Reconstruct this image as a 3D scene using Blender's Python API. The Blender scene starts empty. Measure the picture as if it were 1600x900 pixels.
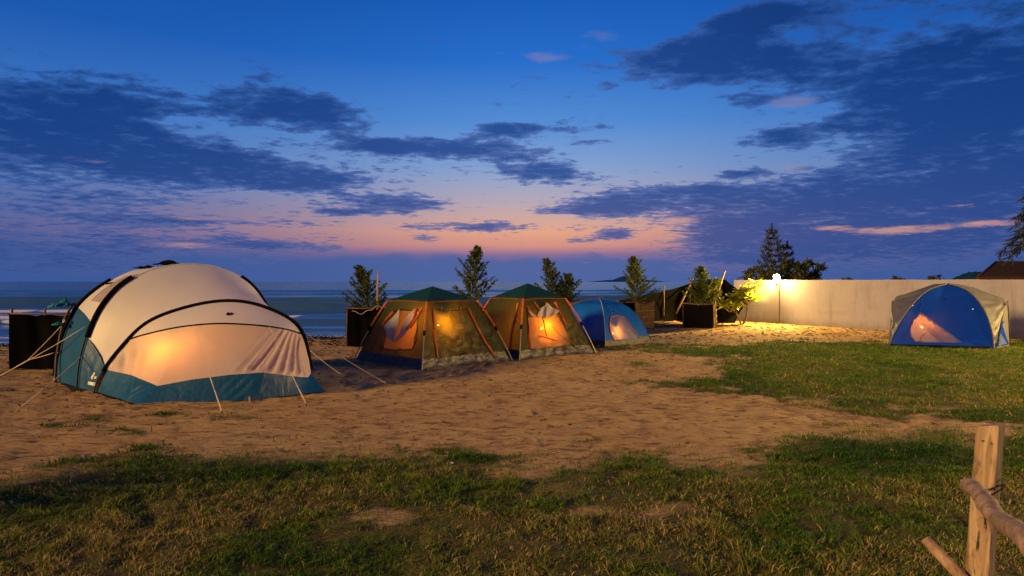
import bpy, bmesh, math, random
import numpy as np
from mathutils import Vector, Matrix
from mathutils.bvhtree import BVHTree

random.seed(7); RNG = np.random.default_rng(11)
S = bpy.context.scene
C = S.collection
PI = math.pi
HC, F = 1.70, 1000.0            # camera height (m), focal length in pixels of a 1600 px wide frame


def lin(r, g, b, k=1.0):
    def f(c):
        c /= 255.0
        return c / 12.92 if c <= 0.04045 else ((c + 0.055) / 1.055) ** 2.4
    return (f(r) * k, f(g) * k, f(b) * k, 1.0)


# ------------------------------------------------------------------ camera
cam_d = bpy.data.cameras.new('camera'); cam = bpy.data.objects.new('camera', cam_d); C.objects.link(cam)
cam.location = (0, 0, HC); cam.rotation_euler = (PI / 2, 0, 0)
cam_d.sensor_width = 36; cam_d.lens = 36 * F / 1600; cam_d.shift_y = -10 / 1600
cam_d.clip_start = 0.05; cam_d.clip_end = 60000
cam_d.dof.use_dof = True; cam_d.dof.focus_distance = 13.0; cam_d.dof.aperture_fstop = 6.3
S.camera = cam
S.render.resolution_x, S.render.resolution_y = 1024, 576
S.view_settings.view_transform = 'Standard'; S.view_settings.look = 'None'
S.view_settings.exposure = 0; S.view_settings.gamma = 1
S.render.engine = 'CYCLES'
S.cycles.use_denoising = True
try:
    S.cycles.denoiser = 'OPENIMAGEDENOISE'
except Exception:
    pass
S.cycles.max_bounces = 6; S.cycles.diffuse_bounces = 3; S.cycles.glossy_bounces = 3
S.cycles.transmission_bounces = 4; S.cycles.transparent_max_bounces = 10
S.cycles.sample_clamp_indirect = 3.0
S.cycles.caustics_reflective = False; S.cycles.caustics_refractive = False


# ------------------------------------------------------------------ node helper
class NT:
    def __init__(s, tree):
        s.t = tree; s.n = tree.nodes; s.l = tree.links

    def put(s, sock, v):
        if isinstance(v, bpy.types.NodeSocket): s.l.new(v, sock)
        elif v is not None: sock.default_value = v

    def m(s, op, a, b=None, c=None, clamp=False):
        n = s.n.new('ShaderNodeMath'); n.operation = op; n.use_clamp = clamp
        s.put(n.inputs[0], a); s.put(n.inputs[1], b); s.put(n.inputs[2], c)
        return n.outputs[0]

    def v(s, op, a, b=None, c=None):
        n = s.n.new('ShaderNodeVectorMath'); n.operation = op
        s.put(n.inputs[0], a); s.put(n.inputs[1], b)
        if c is not None: s.put(n.inputs[2], c)
        return n.outputs['Value'] if op in ('DOT_PRODUCT', 'LENGTH') else n.outputs[0]

    def xyz(s, x, y, z):
        n = s.n.new('ShaderNodeCombineXYZ'); s.put(n.inputs[0], x); s.put(n.inputs[1], y); s.put(n.inputs[2], z)
        return n.outputs[0]

    def sep(s, v):
        n = s.n.new('ShaderNodeSeparateXYZ'); s.l.new(v, n.inputs[0]); return n.outputs

    def ramp(s, f, stops, interp='LINEAR'):
        n = s.n.new('ShaderNodeValToRGB'); r = n.color_ramp; r.interpolation = interp
        while len(r.elements) < len(stops): r.elements.new(0.5)
        for e, (p, c) in zip(r.elements, stops): e.position = p
        for e, (p, c) in zip(r.elements, stops):
            e.position = p; e.color = c if len(c) == 4 else (*c, 1)
        s.put(n.inputs[0], f); return n.outputs[0]

    def mix(s, f, a, b, blend='MIX'):
        n = s.n.new('ShaderNodeMix'); n.data_type = 'RGBA'; n.blend_type = blend; n.clamp_factor = True
        s.put(n.inputs['Factor'], f)
        ia, ib = [i for i in n.inputs if i.name == 'A' and i.type == 'RGBA'][0], [i for i in n.inputs if i.name == 'B' and i.type == 'RGBA'][0]
        s.put(ia, a); s.put(ib, b)
        return [o for o in n.outputs if o.type == 'RGBA'][0]

    def sm(s, x, lo, hi):
        n = s.n.new('ShaderNodeMapRange'); n.interpolation_type = 'SMOOTHSTEP'
        s.put(n.inputs[0], x); n.inputs[1].default_value = lo; n.inputs[2].default_value = hi
        return n.outputs[0]

    def noise(s, vec, scale, detail=4, rough=0.55, dist=0.0, col=False):
        n = s.n.new('ShaderNodeTexNoise'); n.inputs['Scale'].default_value = scale
        n.inputs['Detail'].default_value = detail; n.inputs['Roughness'].default_value = rough
        n.inputs['Distortion'].default_value = dist
        if vec is not None: s.l.new(vec, n.inputs['Vector'])
        return n.outputs['Color' if col else 'Fac']


# ------------------------------------------------------------------ world: dusk sky, sunset glow straight ahead over the sea
W = bpy.data.worlds.new('World'); S.world = W; W.use_nodes = True
W.node_tree.nodes.clear(); k = NT(W.node_tree)
tc = k.n.new('ShaderNodeTexCoord')
dr = k.v('NORMALIZE', tc.outputs['Generated'])
sx, sy, sz = k.sep(dr)
az = k.m('ARCTAN2', sx, sy); el = k.m('ARCSINE', sz)
elp = k.m('MAXIMUM', el, 0.0)
center = k.ramp(elp, [(0.0, lin(80, 106, 166)), (.028, lin(90, 104, 160)), (.042, lin(138, 110, 150)), (.056, lin(214, 146, 130)),
                      (.078, lin(229, 166, 136)), (.10, lin(206, 168, 160)), (.13, lin(176, 168, 186)), (.175, lin(134, 163, 208)),
                      (.24, lin(86, 142, 212)), (.33, lin(40, 110, 202)), (.42, lin(24, 92, 184)), (.8, lin(14, 60, 140)), (1.0, lin(10, 46, 118))])
side = k.ramp(elp, [(0.0, lin(52, 88, 148)), (.05, lin(46, 82, 146)), (.1, lin(56, 94, 160)), (.15, lin(70, 112, 178)),
                    (.22, lin(56, 112, 190)), (.33, lin(26, 86, 172)), (.42, lin(18, 74, 158)), (1.0, lin(9, 44, 112))])
azc = k.m('SUBTRACT', az, 0.04)
ga = k.m('POWER', 0.36788, k.m('DIVIDE', k.m('MULTIPLY', azc, azc), 2 * .23 ** 2))
gg = k.m('POWER', 0.36788, k.m('DIVIDE', k.m('MULTIPLY', azc, azc), 2 * .40 ** 2))
gmix = k.m('ADD', k.m('MULTIPLY', ga, .45), k.m('MULTIPLY', gg, .55))
clear = k.mix(gmix, side, center)
# cloud cover: banks and scraps of cloud by direction (azimuth, elevation), broken up by fractal noise on a cloud-layer projection
zz = k.m('ADD', k.m('MAXIMUM', sz, 0.0), 0.10)
cp = k.xyz(k.m('DIVIDE', sx, zz), k.m('DIVIDE', sy, zz), 0.37)
n1 = k.noise(k.v('MULTIPLY', cp, (1.15, 1.0, 1.0)), 1.9, 9, .60, .15)
n2 = k.noise(k.v('MULTIPLY', cp, (.8, 1.0, 1.0)), 10.5, 9, .68, .1)
nn = k.m('ADD', k.m('MULTIPLY', n1, .44), k.m('MULTIPLY', n2, .56))
pae = k.xyz(az, el, 0.0)


def blobs(lst):
    acc = 0.0
    for px, py, rx, ry, w in lst:
        dx = (px - 800) / F
        a0 = math.atan(dx); r = math.hypot(1, dx); e0 = math.atan((440 - py) / F / r)
        ra = rx / F / (1 + dx * dx); re = ry / F / r
        q = k.v('MULTIPLY_ADD', pae, (1 / ra, 1 / re, 0), (-a0 / ra, -e0 / re, 0))
        g = k.m('POWER', 0.36788, k.v('DOT_PRODUCT', q, q))
        acc = k.m('MULTIPLY_ADD', g, w, acc)
    return acc


DARK = [(60, 155, 190, 48, .85), (190, 165, 110, 40, .5), (400, 152, 85, 32, .95), (530, 172, 75, 24, .85), (150, 225, 300, 38, .75), (430, 185, 120, 18, .5),
        (300, 262, 270, 38, .95), (470, 282, 110, 16, .8), (60, 330, 260, 60, .55), (330, 347, 190, 9, .65), (60, 400, 300, 34, .7),
        (420, 382, 150, 15, .85), (720, 230, 130, 18, 1.0), (830, 202, 85, 13, .85), (600, 228, 90, 11, .85), (845, 270, 90, 20, 1.05), (930, 222, 40, 7, .7),
        (620, 319, 100, 15, 1.0), (530, 331, 70, 6, .8), (740, 355, 125, 8, .85), (665, 371, 26, 6, 1.0), (963, 368, 28, 9, 1.1),
        (1000, 316, 130, 20, 1.0), (900, 329, 70, 8, .8), (1080, 298, 90, 11, .8), (1230, 335, 200, 38, 1.0), (1420, 300, 230, 62, 1.0),
        (1540, 220, 190, 90, 1.0), (1560, 95, 190, 85, .95), (1400, 135, 120, 42, .85), (1060, 108, 140, 26, .95), (1130, 58, 70, 26, .85), (1030, 80, 60, 14, .6),
        (1240, 98, 120, 34, 1.0), (1260, 20, 130, 26, .85), (1230, 214, 55, 18, 1.05), (1330, 192, 55, 18, .95), (1180, 22, 60, 14, .7), (780, 200, 40, 8, .8), (1160, 272, 45, 7, .7),
        (1180, 160, 60, 10, .6), (1400, 378, 330, 46, .9), (1150, 372, 70, 26, .8), (900, 376, 28, 5, .7), (1160, 400, 120, 22, .7)]
LIT = [(858, 89, 44, 10, 1.0), (935, 55, 60, 22, .7), (780, 82, 30, 5, .6), (1390, 361, 80, 8, .95), (1540, 349, 80, 8, .9), (1290, 356, 40, 5, .8), (290, 383, 80, 7, .8), (330, 342, 120, 6, .6),
       (130, 250, 70, 8, .5), (60, 360, 100, 8, .5), (1230, 160, 50, 10, .5), (1060, 345, 40, 8, .9), (1125, 334, 40, 6, .5), (1040, 372, 45, 6, .7), (1230, 262, 50, 12, .6), (1500, 322, 60, 5, .5), (1240, 160, 50, 14, .5)]
D = blobs(DARK)
outside = k.m('MAXIMUM', k.sm(k.m('ABSOLUTE', az), .72, 1.1), k.sm(el, .45, .7))
D = k.m('MULTIPLY_ADD', outside, .42, D)
D = k.m('MINIMUM', D, 1.15)
fld = k.m('ADD', D, k.m('MULTIPLY', k.m('SUBTRACT', nn, .5), 4.0))
cov = k.sm(fld, .34, .68)
core = k.sm(fld, .42, 1.15)
# a low bank of haze-blue cloud lying on the horizon, with an uneven top edge
low = k.noise(k.v('MULTIPLY', pae, (9, 16, 1)), 1.0, 6, .55)
bank = k.m('SUBTRACT', 1.0, k.sm(k.m('MULTIPLY_ADD', k.m('SUBTRACT', low, .5), -.055, el), .030, .044))
cedge = k.mix(gmix, k.ramp(elp, [(0, lin(58, 84, 148)), (.12, lin(62, 98, 164)), (.25, lin(40, 88, 160)), (.45, lin(20, 68, 142))]),
              k.ramp(elp, [(0, lin(110, 108, 155)), (.07, lin(150, 130, 158)), (.13, lin(104, 122, 178)), (.25, lin(70, 104, 172)), (.45, lin(50, 92, 168))]))
ccore = k.mix(gmix, k.ramp(elp, [(0, lin(44, 76, 138)), (.08, lin(34, 70, 138)), (.2, lin(16, 58, 126)), (.35, lin(9, 46, 106)), (.6, lin(7, 38, 94))]),
              k.ramp(elp, [(0, lin(78, 92, 150)), (.08, lin(66, 86, 148)), (.16, lin(44, 80, 148)), (.3, lin(34, 72, 142)), (.6, lin(14, 52, 118))]))
ccol = k.mix(core, cedge, ccore)
col = k.mix(k.m('MULTIPLY', bank, .85), clear, k.mix(gmix, lin(54, 86, 150), lin(80, 100, 158)))
col = k.mix(k.m('MULTIPLY', cov, .95), col, ccol)
L = blobs(LIT)
lcov = k.sm(k.m('ADD', L, k.m('MULTIPLY', k.m('SUBTRACT', nn, .5), 2.4)), .40, .95)
col = k.mix(k.m('MULTIPLY', lcov, .75), col, k.ramp(elp, [(0, lin(150, 120, 150)), (.075, lin(214, 158, 140)), (.11, lin(206, 160, 150)), (.2, lin(120, 130, 180)), (.4, lin(104, 118, 184))]))
# the eastern half of the sky, behind the camera, is already darker; below the horizon only dim light
fade = k.m('MULTIPLY_ADD', k.sm(sy, -.6, .5), .5, .5)
fade = k.m('MULTIPLY', fade, k.m('MULTIPLY_ADD', k.sm(el, -.05, 0.0), .8, .2))
fin = k.v('SCALE', col, None); fin.node.inputs['Scale'].default_value = 1; k.l.new(fade, fin.node.inputs['Scale'])
bg = k.n.new('ShaderNodeBackground'); k.l.new(fin, bg.inputs[0]); bg.inputs[1].default_value = 1.0
wo = k.n.new('ShaderNodeOutputWorld'); k.l.new(bg.outputs[0], wo.inputs[0])
W.cycles.sampling_method = 'MANUAL'; W.cycles.sample_map_resolution = 512

# ------------------------------------------------------------------ the one sun lamp: warm, low, soft light from behind the camera's left
sun_d = bpy.data.lights.new('sun', 'SUN'); sun = bpy.data.objects.new('sun', sun_d); C.objects.link(sun)
SUN_AZ, SUN_EL = math.radians(58), math.radians(15)      # heading of the light (clockwise from +Y) and its height
sdir = Vector((math.sin(SUN_AZ) * math.cos(SUN_EL), math.cos(SUN_AZ) * math.cos(SUN_EL), -math.sin(SUN_EL)))
sun.rotation_euler = sdir.to_track_quat('-Z', 'Y').to_euler()
sun_d.energy = 4.4; sun_d.color = (1.0, .58, .18); sun_d.angle = math.radians(8)


# ------------------------------------------------------------------ numpy noise
def _h(ix, iy, seed):
    h = (ix.astype(np.int64) * 374761393 + iy.astype(np.int64) * 668265263 + seed * 974634557) & 0xffffffff
    h = ((h ^ (h >> 13)) * 1274126177) & 0xffffffff
    h = h ^ (h >> 16)
    return (h & 0xffffff) / float(0xffffff)


def vnoise(x, y, seed=0):
    x = np.asarray(x, float); y = np.asarray(y, float)
    ix, iy = np.floor(x), np.floor(y); fx, fy = x - ix, y - iy
    fx = fx * fx * fx * (fx * (fx * 6 - 15) + 10); fy = fy * fy * fy * (fy * (fy * 6 - 15) + 10)
    a, b = _h(ix, iy, seed), _h(ix + 1, iy, seed); c, d = _h(ix, iy + 1, seed), _h(ix + 1, iy + 1, seed)
    return (a + (b - a) * fx) * (1 - fy) + (c + (d - c) * fx) * fy


def fbm(x, y, o=4, seed=0, g=.5):
    s, a, t = 0, 1, 0
    for i in range(o):
        s = s + a * vnoise(x * 2 ** i + 17.3 * i, y * 2 ** i - 9.1 * i, seed + i); t += a; a *= g
    return s / t


def sstep(lo, hi, x):
    t = np.clip((x - lo) / (hi - lo), 0, 1); return t * t * (3 - 2 * t)


# ------------------------------------------------------------------ object helpers
def tag(o, label=None, cat=None, group=None, kind=None):
    if label: o['label'] = label
    if cat: o['category'] = cat
    if group: o['group'] = group
    if kind: o['kind'] = kind
    return o


def thing(name, label, cat, loc=(0, 0, 0), group=None):
    o = bpy.data.objects.new(name, None); C.objects.link(o); o.location = loc; o.empty_display_size = .2
    return tag(o, label, cat, group)


def place(o, parent):
    if parent is not None:
        o.parent = parent
        # vertices are given in world coordinates: undo the chain of parent locations (things are never rotated or scaled here)
        off = Vector((0, 0, 0)); p = parent
        while p is not None: off += p.location; p = p.parent
        o.location = -off


def mesh(name, V, Fc, mat, parent=None, smooth=True, world=True):
    me = bpy.data.meshes.new(name)
    me.from_pydata([tuple(v) for v in V], [], [tuple(f) for f in Fc])
    if smooth: me.polygons.foreach_set('use_smooth', [True] * len(me.polygons))
    me.materials.append(mat); me.update()
    o = bpy.data.objects.new(name, me); C.objects.link(o)
    if world: place(o, parent)
    elif parent is not None: o.parent = parent
    return o


class MB:
    def __init__(s): s.V, s.F = [], []

    def add(s, V, Fc):
        b = len(s.V); s.V += [tuple(v) for v in V]; s.F += [tuple(i + b for i in f) for f in Fc]; return s

    def tube(s, pts, r, n=8, cap=True):
        return s.add(*tube(pts, r, n, cap))

    def box(s, c, sz, M=None):
        return s.add(*box(c, sz, M))

    def build(s, name, mat, parent=None, smooth=True): return mesh(name, s.V, s.F, mat, parent, smooth)


def box(c, sz, M=None):
    V = []
    for dx in (-.5, .5):
        for dy in (-.5, .5):
            for dz in (-.5, .5):
                v = Vector((dx * sz[0], dy * sz[1], dz * sz[2]))
                if M is not None: v = M @ v
                V.append(v + Vector(c))
    return V, [(0, 1, 3, 2), (4, 6, 7, 5), (0, 4, 5, 1), (2, 3, 7, 6), (0, 2, 6, 4), (1, 5, 7, 3)]


def tube(pts, r, n=8, cap=True):
    pts = [Vector(p) for p in pts]; m = len(pts)
    rr = r if hasattr(r, '__len__') else [r] * m
    V, Fc = [], []
    prev = None
    for i, p in enumerate(pts):
        t = (pts[min(i + 1, m - 1)] - pts[max(i - 1, 0)]).normalized()
        if prev is None:
            a = Vector((0, 0, 1)) if abs(t.z) < .9 else Vector((1, 0, 0))
            nrm = t.cross(a).normalized()
        else:
            nrm = (prev - t * prev.dot(t))
            nrm = nrm.normalized() if nrm.length > 1e-6 else t.orthogonal().normalized()
        prev = nrm; b = t.cross(nrm)
        for j in range(n):
            a = 2 * PI * j / n
            V.append(p + (nrm * math.cos(a) + b * math.sin(a)) * rr[i])
    for i in range(m - 1):
        for j in range(n):
            q = (j + 1) % n
            Fc.append((i * n + j, i * n + q, (i + 1) * n + q, (i + 1) * n + j))
    if cap:
        Fc.append(tuple(range(n - 1, -1, -1))); Fc.append(tuple((m - 1) * n + j for j in range(n)))
    return V, Fc


def lathe(prof, c, n=16):
    V, Fc = [], []
    for r, z in prof:
        for j in range(n):
            a = 2 * PI * j / n; V.append((c[0] + r * math.cos(a), c[1] + r * math.sin(a), c[2] + z))
    for i in range(len(prof) - 1):
        for j in range(n):
            q = (j + 1) % n; Fc.append((i * n + j, i * n + q, (i + 1) * n + q, (i + 1) * n + j))
    Fc.append(tuple(range(n - 1, -1, -1))); Fc.append(tuple((len(prof) - 1) * n + j for j in range(n)))
    return V, Fc


def grid_faces(nu, nv):
    return [(i * nv + j, (i + 1) * nv + j, (i + 1) * nv + j + 1, i * nv + j + 1) for i in range(nu - 1) for j in range(nv - 1)]


def gnormals(G):
    du = np.gradient(G, axis=0); dv = np.gradient(G, axis=1)
    n = np.cross(du, dv); l = np.linalg.norm(n, axis=2, keepdims=True); l[l < 1e-9] = 1
    return n / l


def gmesh(name, G, mat, parent, disp=None, toward=None):
    """a sheet of cloth from a grid of points, pushed along its normals by disp"""
    if disp is not None:
        N = gnormals(G)
        if toward is not None:
            s = np.sign(((np.asarray(toward) - G) * N).sum(2, keepdims=True)); N = N * s
        G = G + N * disp[..., None]
    nu, nv = G.shape[:2]
    o = mesh(name, G.reshape(-1, 3), grid_faces(nu, nv), mat, parent)
    return o, G


def P(px, py, d): return Vector(((px - 800) / F * d, d, HC - (py - 440) / F * d))
def GP(px, py):
    d = HC * F / (py - 440); return Vector(((px - 800) / F * d, d, 0))


def spline(pts, n):
    """Catmull-Rom through the points, resampled evenly by arc length to n points"""
    p = np.array([tuple(q) for q in pts], float)
    q = np.vstack([2 * p[0] - p[1], p, 2 * p[-1] - p[-2]])
    out = []
    for i in range(1, len(q) - 2):
        for t in np.linspace(0, 1, 24, endpoint=False):
            a, b, c, d = q[i - 1], q[i], q[i + 1], q[i + 2]
            out.append(.5 * (2 * b + (c - a) * t + (2 * a - 5 * b + 4 * c - d) * t * t + (3 * b - a - 3 * c + d) * t ** 3))
    out.append(p[-1]); out = np.array(out)
    return resample(out, n)


def resample(c, n):
    c = np.asarray(c, float)
    L = np.concatenate([[0], np.cumsum(np.linalg.norm(np.diff(c, axis=0), axis=1))])
    s = np.linspace(0, L[-1], n)
    return np.stack([np.interp(s, L, c[:, i]) for i in range(3)], 1)


def at(curve, s):
    """point at fraction s (array) of an evenly sampled curve"""
    x = np.clip(np.asarray(s), 0, 1) * (len(curve) - 1)
    return np.stack([np.interp(x, np.arange(len(curve)), curve[:, i]) for i in range(3)], -1)


def s_at_z(curve, z, right=False):
    idx = range(len(curve) - 1, -1, -1) if right else range(len(curve))
    for i in idx:
        if curve[i, 2] >= z: return i / (len(curve) - 1)
    return .5


EYE = Vector((0, 0, HC))


def bvh_of(*Gs):
    V, Fc = [], []
    for G in Gs:
        b = len(V); nu, nv = G.shape[:2]
        V += [tuple(v) for v in G.reshape(-1, 3)]; Fc += [tuple(i + b for i in f) for f in grid_faces(nu, nv)]
    return BVHTree.FromPolygons(V, Fc)


def cast(bv, px, py, off=.006):
    """point on a built surface seen at a photo position, raised by off towards the viewer"""
    d = Vector(((px - 800) / F, 1, -(py - 440) / F)).normalized()
    h, n, i, t = bv.ray_cast(EYE, d)
    if h is None:
        h, n, i, t = bv.find_nearest(EYE + d * CASTD[0])
        n = n if n.dot(d) < 0 else -n
        return h + n * off
    CASTD[0] = t
    if n.dot(d) > 0: n = -n
    return h + n * off


CASTD = [12.0]


def patch(name, bv, left, right, mat, parent, n=14, m=12, off=.006, dispf=None, hole=None):
    """a piece sewn on a surface: lofted between a left and a right outline (photo positions), laid on the surface"""
    if hole: cut(hole, left, right)
    l = resample([(a, b, 0) for a, b in left], m); r = resample([(a, b, 0) for a, b in right], m)
    G = np.zeros((n, m, 3))
    for i in range(n):
        t = i / (n - 1)
        for j in range(m):
            q = l[j] * (1 - t) + r[j] * t
            o = off + (dispf(t, j / (m - 1)) if dispf else 0)
            G[i, j] = cast(bv, q[0], q[1], o)
    return gmesh(name, G, mat, parent)


def cut(o, left, right):
    """open the cloth o where a lighter piece is sewn in (outline in photo positions)"""
    poly = list(left) + list(right)[::-1]
    bm = bmesh.new(); bm.from_mesh(o.data); W_ = Vector((0, 0, 0)); p = o
    while p is not None: W_ += p.location; p = p.parent

    def inside(x, y):
        c = False; n = len(poly)
        for i in range(n):
            (x1, y1), (x2, y2) = poly[i], poly[(i + 1) % n]
            if (y1 > y) != (y2 > y) and x < (x2 - x1) * (y - y1) / (y2 - y1) + x1: c = not c
        return c
    flag = {}
    for v in bm.verts:
        w = v.co + W_; flag[v.index] = inside(800 + F * w.x / w.y, 440 - F * (w.z - HC) / w.y)
    bmesh.ops.delete(bm, geom=[f for f in bm.faces if all(flag[v.index] for v in f.verts)], context='FACES')
    bm.to_mesh(o.data); bm.free()


def strip(bv, path, w, off=.01, n=20):
    """a strap on a surface following photo positions; w metres wide, slightly domed"""
    q = resample([(a, b, 0) for a, b in path], n)
    pts = [cast(bv, a, b, off) for a, b, _ in q]
    return ribbon(pts, w)


def ribbon(pts, w, thick=.012):
    V, Fc = [], []
    m = len(pts)
    for i, p in enumerate(pts):
        t = (pts[min(i + 1, m - 1)] - pts[max(i - 1, 0)]).normalized()
        view = (EYE - p).normalized(); sd = t.cross(view).normalized()
        nn_ = sd.cross(t).normalized()
        if nn_.dot(view) < 0: nn_ = -nn_
        ww = w * (1 + .12 * math.sin(i * 1.7))
        V += [p - sd * ww * .5, p - sd * ww * .2 + nn_ * thick, p + sd * ww * .2 + nn_ * thick, p + sd * ww * .5]
    for i in range(m - 1):
        for j in range(3):
            Fc.append((i * 4 + j, i * 4 + j + 1, (i + 1) * 4 + j + 1, (i + 1) * 4 + j))
    return V, Fc


def lineon(bv, path, r, off=.006, n=24):
    q = resample([(a, b, 0) for a, b in path], n)
    return tube([cast(bv, a, b, off) for a, b, _ in q], r, 6)


# ------------------------------------------------------------------ materials
def new_mat(name):
    m = bpy.data.materials.new(name); m.use_nodes = True; m.node_tree.nodes.clear()
    return m, NT(m.node_tree)


def finish(t, bsdf):
    o = t.n.new('ShaderNodeOutputMaterial'); t.l.new(bsdf, o.inputs[0])


def objco(t): return t.n.new('ShaderNodeTexCoord').outputs['Object']


def pbsdf(t, col, rough=.7, normal=None, spec=.3, metal=0):
    b = t.n.new('ShaderNodeBsdfPrincipled')
    t.put(b.inputs['Base Color'], col); t.put(b.inputs['Roughness'], rough)
    b.inputs['Specular IOR Level'].default_value = spec; b.inputs['Metallic'].default_value = metal
    if normal is not None: t.l.new(normal, b.inputs['Normal'])
    return b.outputs[0]


def bump(t, h, s=.3, d=.01):
    b = t.n.new('ShaderNodeBump'); b.inputs['Strength'].default_value = s; b.inputs['Distance'].default_value = d
    t.l.new(h, b.inputs['Height']); return b.outputs[0]


def plain(name, col, rough=.7, var=.25, scale=12, bs=.2, bd=.004, spec=.3, metal=0):
    m, t = new_mat(name); co = objco(t)
    n = t.noise(co, scale, 5, .6)
    c = t.mix(n, tuple(x * (1 - var) for x in col[:3]) + (1,), tuple(min(1, x * (1 + var)) for x in col[:3]) + (1,))
    finish(t, pbsdf(t, c, rough, bump(t, t.noise(co, scale * 4, 4), bs, bd), spec, metal)); return m


def cloth(name, col, trans=.25, tcol=None, see=0.0, rough=.6, var=.10, wr=.5, wscale=7, gloss=.04):
    """thin tent fabric: diffuse front, light let through from behind, a trace of clear weave, fine creases"""
    m, t = new_mat(name); co = objco(t)
    n = t.noise(co, 3.0, 6, .6); n3 = t.noise(co, 26, 4, .6)
    vv = t.m('ADD', t.m('MULTIPLY', n, .7), t.m('MULTIPLY', n3, .3))
    c = t.mix(t.sm(vv, .3, .7), tuple(x * (1 - var) for x in col[:3]) + (1,), tuple(min(1, x * (1 + var)) for x in col[:3]) + (1,))
    wn = t.m('ADD', t.noise(co, wscale, 4, .55, 1.2), t.m('MULTIPLY', t.noise(t.v('MULTIPLY', co, (1, 1, .25)), wscale * 2.2, 3, .5, .6), .6))
    nb = bump(t, wn, wr, .02)
    d = t.n.new('ShaderNodeBsdfDiffuse'); t.put(d.inputs[0], c); t.l.new(nb, d.inputs['Normal'])
    tr = t.n.new('ShaderNodeBsdfTranslucent'); t.put(tr.inputs[0], tcol if tcol else c); t.l.new(nb, tr.inputs['Normal'])
    mx = t.n.new('ShaderNodeMixShader'); mx.inputs[0].default_value = trans
    t.l.new(d.outputs[0], mx.inputs[1]); t.l.new(tr.outputs[0], mx.inputs[2]); sh = mx.outputs[0]
    if gloss:
        g = t.n.new('ShaderNodeBsdfGlossy'); g.inputs['Roughness'].default_value = .45; t.l.new(nb, g.inputs['Normal'])
        g.inputs[0].default_value = (.8, .8, .8, 1)
        m3 = t.n.new('ShaderNodeMixShader'); m3.inputs[0].default_value = gloss
        t.l.new(sh, m3.inputs[1]); t.l.new(g.outputs[0], m3.inputs[2]); sh = m3.outputs[0]
    if see:
        tp = t.n.new('ShaderNodeBsdfTransparent'); m2 = t.n.new('ShaderNodeMixShader'); m2.inputs[0].default_value = see
        t.l.new(sh, m2.inputs[1]); t.l.new(tp.outputs[0], m2.inputs[2]); sh = m2.outputs[0]
    finish(t, sh); return m


def leafmat(name, c1, c2, trans=.25):
    m, t = new_mat(name)
    oi = t.n.new('ShaderNodeAttribute'); oi.attribute_name = 'tone'
    nz = t.noise(objco(t), 5, 3)
    f = t.m('ADD', t.m('MULTIPLY', oi.outputs['Fac'], .6), t.m('MULTIPLY', nz, .4))
    c = t.mix(f, c1 + (1,), c2 + (1,))
    d = pbsdf(t, c, .55, None, .25)
    tr = t.n.new('ShaderNodeBsdfTranslucent'); t.l.new(c, tr.inputs[0])
    mx = t.n.new('ShaderNodeMixShader'); mx.inputs[0].default_value = trans
    t.l.new(d, mx.inputs[1]); t.l.new(tr.outputs[0], mx.inputs[2]); finish(t, mx.outputs[0]); return m


def emit(name, col, st):
    m, t = new_mat(name); e = t.n.new('ShaderNodeEmission'); e.inputs[0].default_value = col + (1,)
    e.inputs[1].default_value = st; finish(t, e.outputs[0]); return m


M = {}
M['cream'] = cloth('cream tent fabric', (.64, .64, .69), .16, (.7, .5, .3, 1), 0, wr=.10, wscale=2.5, var=.03)
M['creamdoor'] = cloth('cream door fabric', (.62, .61, .65), .42, (.82, .56, .15, 1), .001, wr=.14, wscale=3, var=.03)
M['teal'] = cloth('teal blue tent fabric', (.004, .075, .205), .05, None, 0, wr=.5, wscale=6)
M['black'] = plain('black webbing', (.004, .004, .005), .9, spec=.08)
M['olive'] = cloth('olive tent fabric', (.012, .034, .006), .30, (.33, .27, .03, 1), .003, wr=1.0, wscale=5, gloss=.02)
M['tan'] = cloth('tan mesh fabric', (.11, .075, .03), .55, (.62, .31, .035, 1), .006, wr=.5)
M['skirt'] = cloth('grey brown groundsheet', (.034, .029, .026), .05, None, 0, wr=1.0, wscale=9, gloss=.08)
M['teal_roof'] = cloth('dark teal roof fabric', (.005, .045, .042), .06, None, 0, wr=.4)
M['orange'] = cloth('orange webbing', (.72, .14, .02), .25, None, 0, wr=.6, wscale=20)
M['whitecloth'] = cloth('off white cotton', (.62, .55, .5), .25, None, 0, wr=.8, wscale=14)
M['blue'] = cloth('bright blue tent fabric', (.006, .12, .62), .20, (.03, .10, .5, 1), .002, wr=.5, wscale=5, gloss=.015)
M['bluenet'] = cloth('pale blue door mesh', (.09, .17, .52), .5, (.60, .44, .46, 1), .012, wr=.5)
M['navy'] = cloth('royal blue tent fabric', (.003, .042, .44), .20, (.07, .07, .40, 1), .003, wr=.3, gloss=.008)
M['fly'] = cloth('grey beige flysheet', (.10, .105, .13), .08, None, 0, wr=.8, wscale=6, gloss=.05)
M['metal'] = plain('weathered grey metal', (.34, .30, .24), .45, .2, 30, spec=.5, metal=.3)
M['darkmetal'] = plain('dark pole', (.05, .035, .025), .6)
M['rope'] = plain('pale cord', (.62, .52, .38), .8, .15, 60)
M['net'] = plain('black shade net', (.003, .003, .0034), .9, .4, 18, .5, .01, spec=.04)
M['stick'] = plain('grey brown stick', (.16, .10, .055), .8, .3, 20)
M['bamboo'] = plain('pale bamboo', (.36, .24, .12), .6, .2, 18)
M['trunk'] = plain('grey brown bark', (.14, .10, .065), .9, .3, 14, .5, .01)
M['needles'] = leafmat('casuarina needles', (.04, .075, .014), (.16, .20, .03), .45)
M['pine'] = leafmat('dark pine needles', (.010, .016, .007), (.035, .04, .014), .1)
M['bigleaf'] = leafmat('glossy broad leaf', (.22, .30, .02), (.40, .44, .03), .6)
M['shrub'] = leafmat('dark shrub leaf', (.014, .02, .008), (.045, .05, .016), .12)
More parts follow.
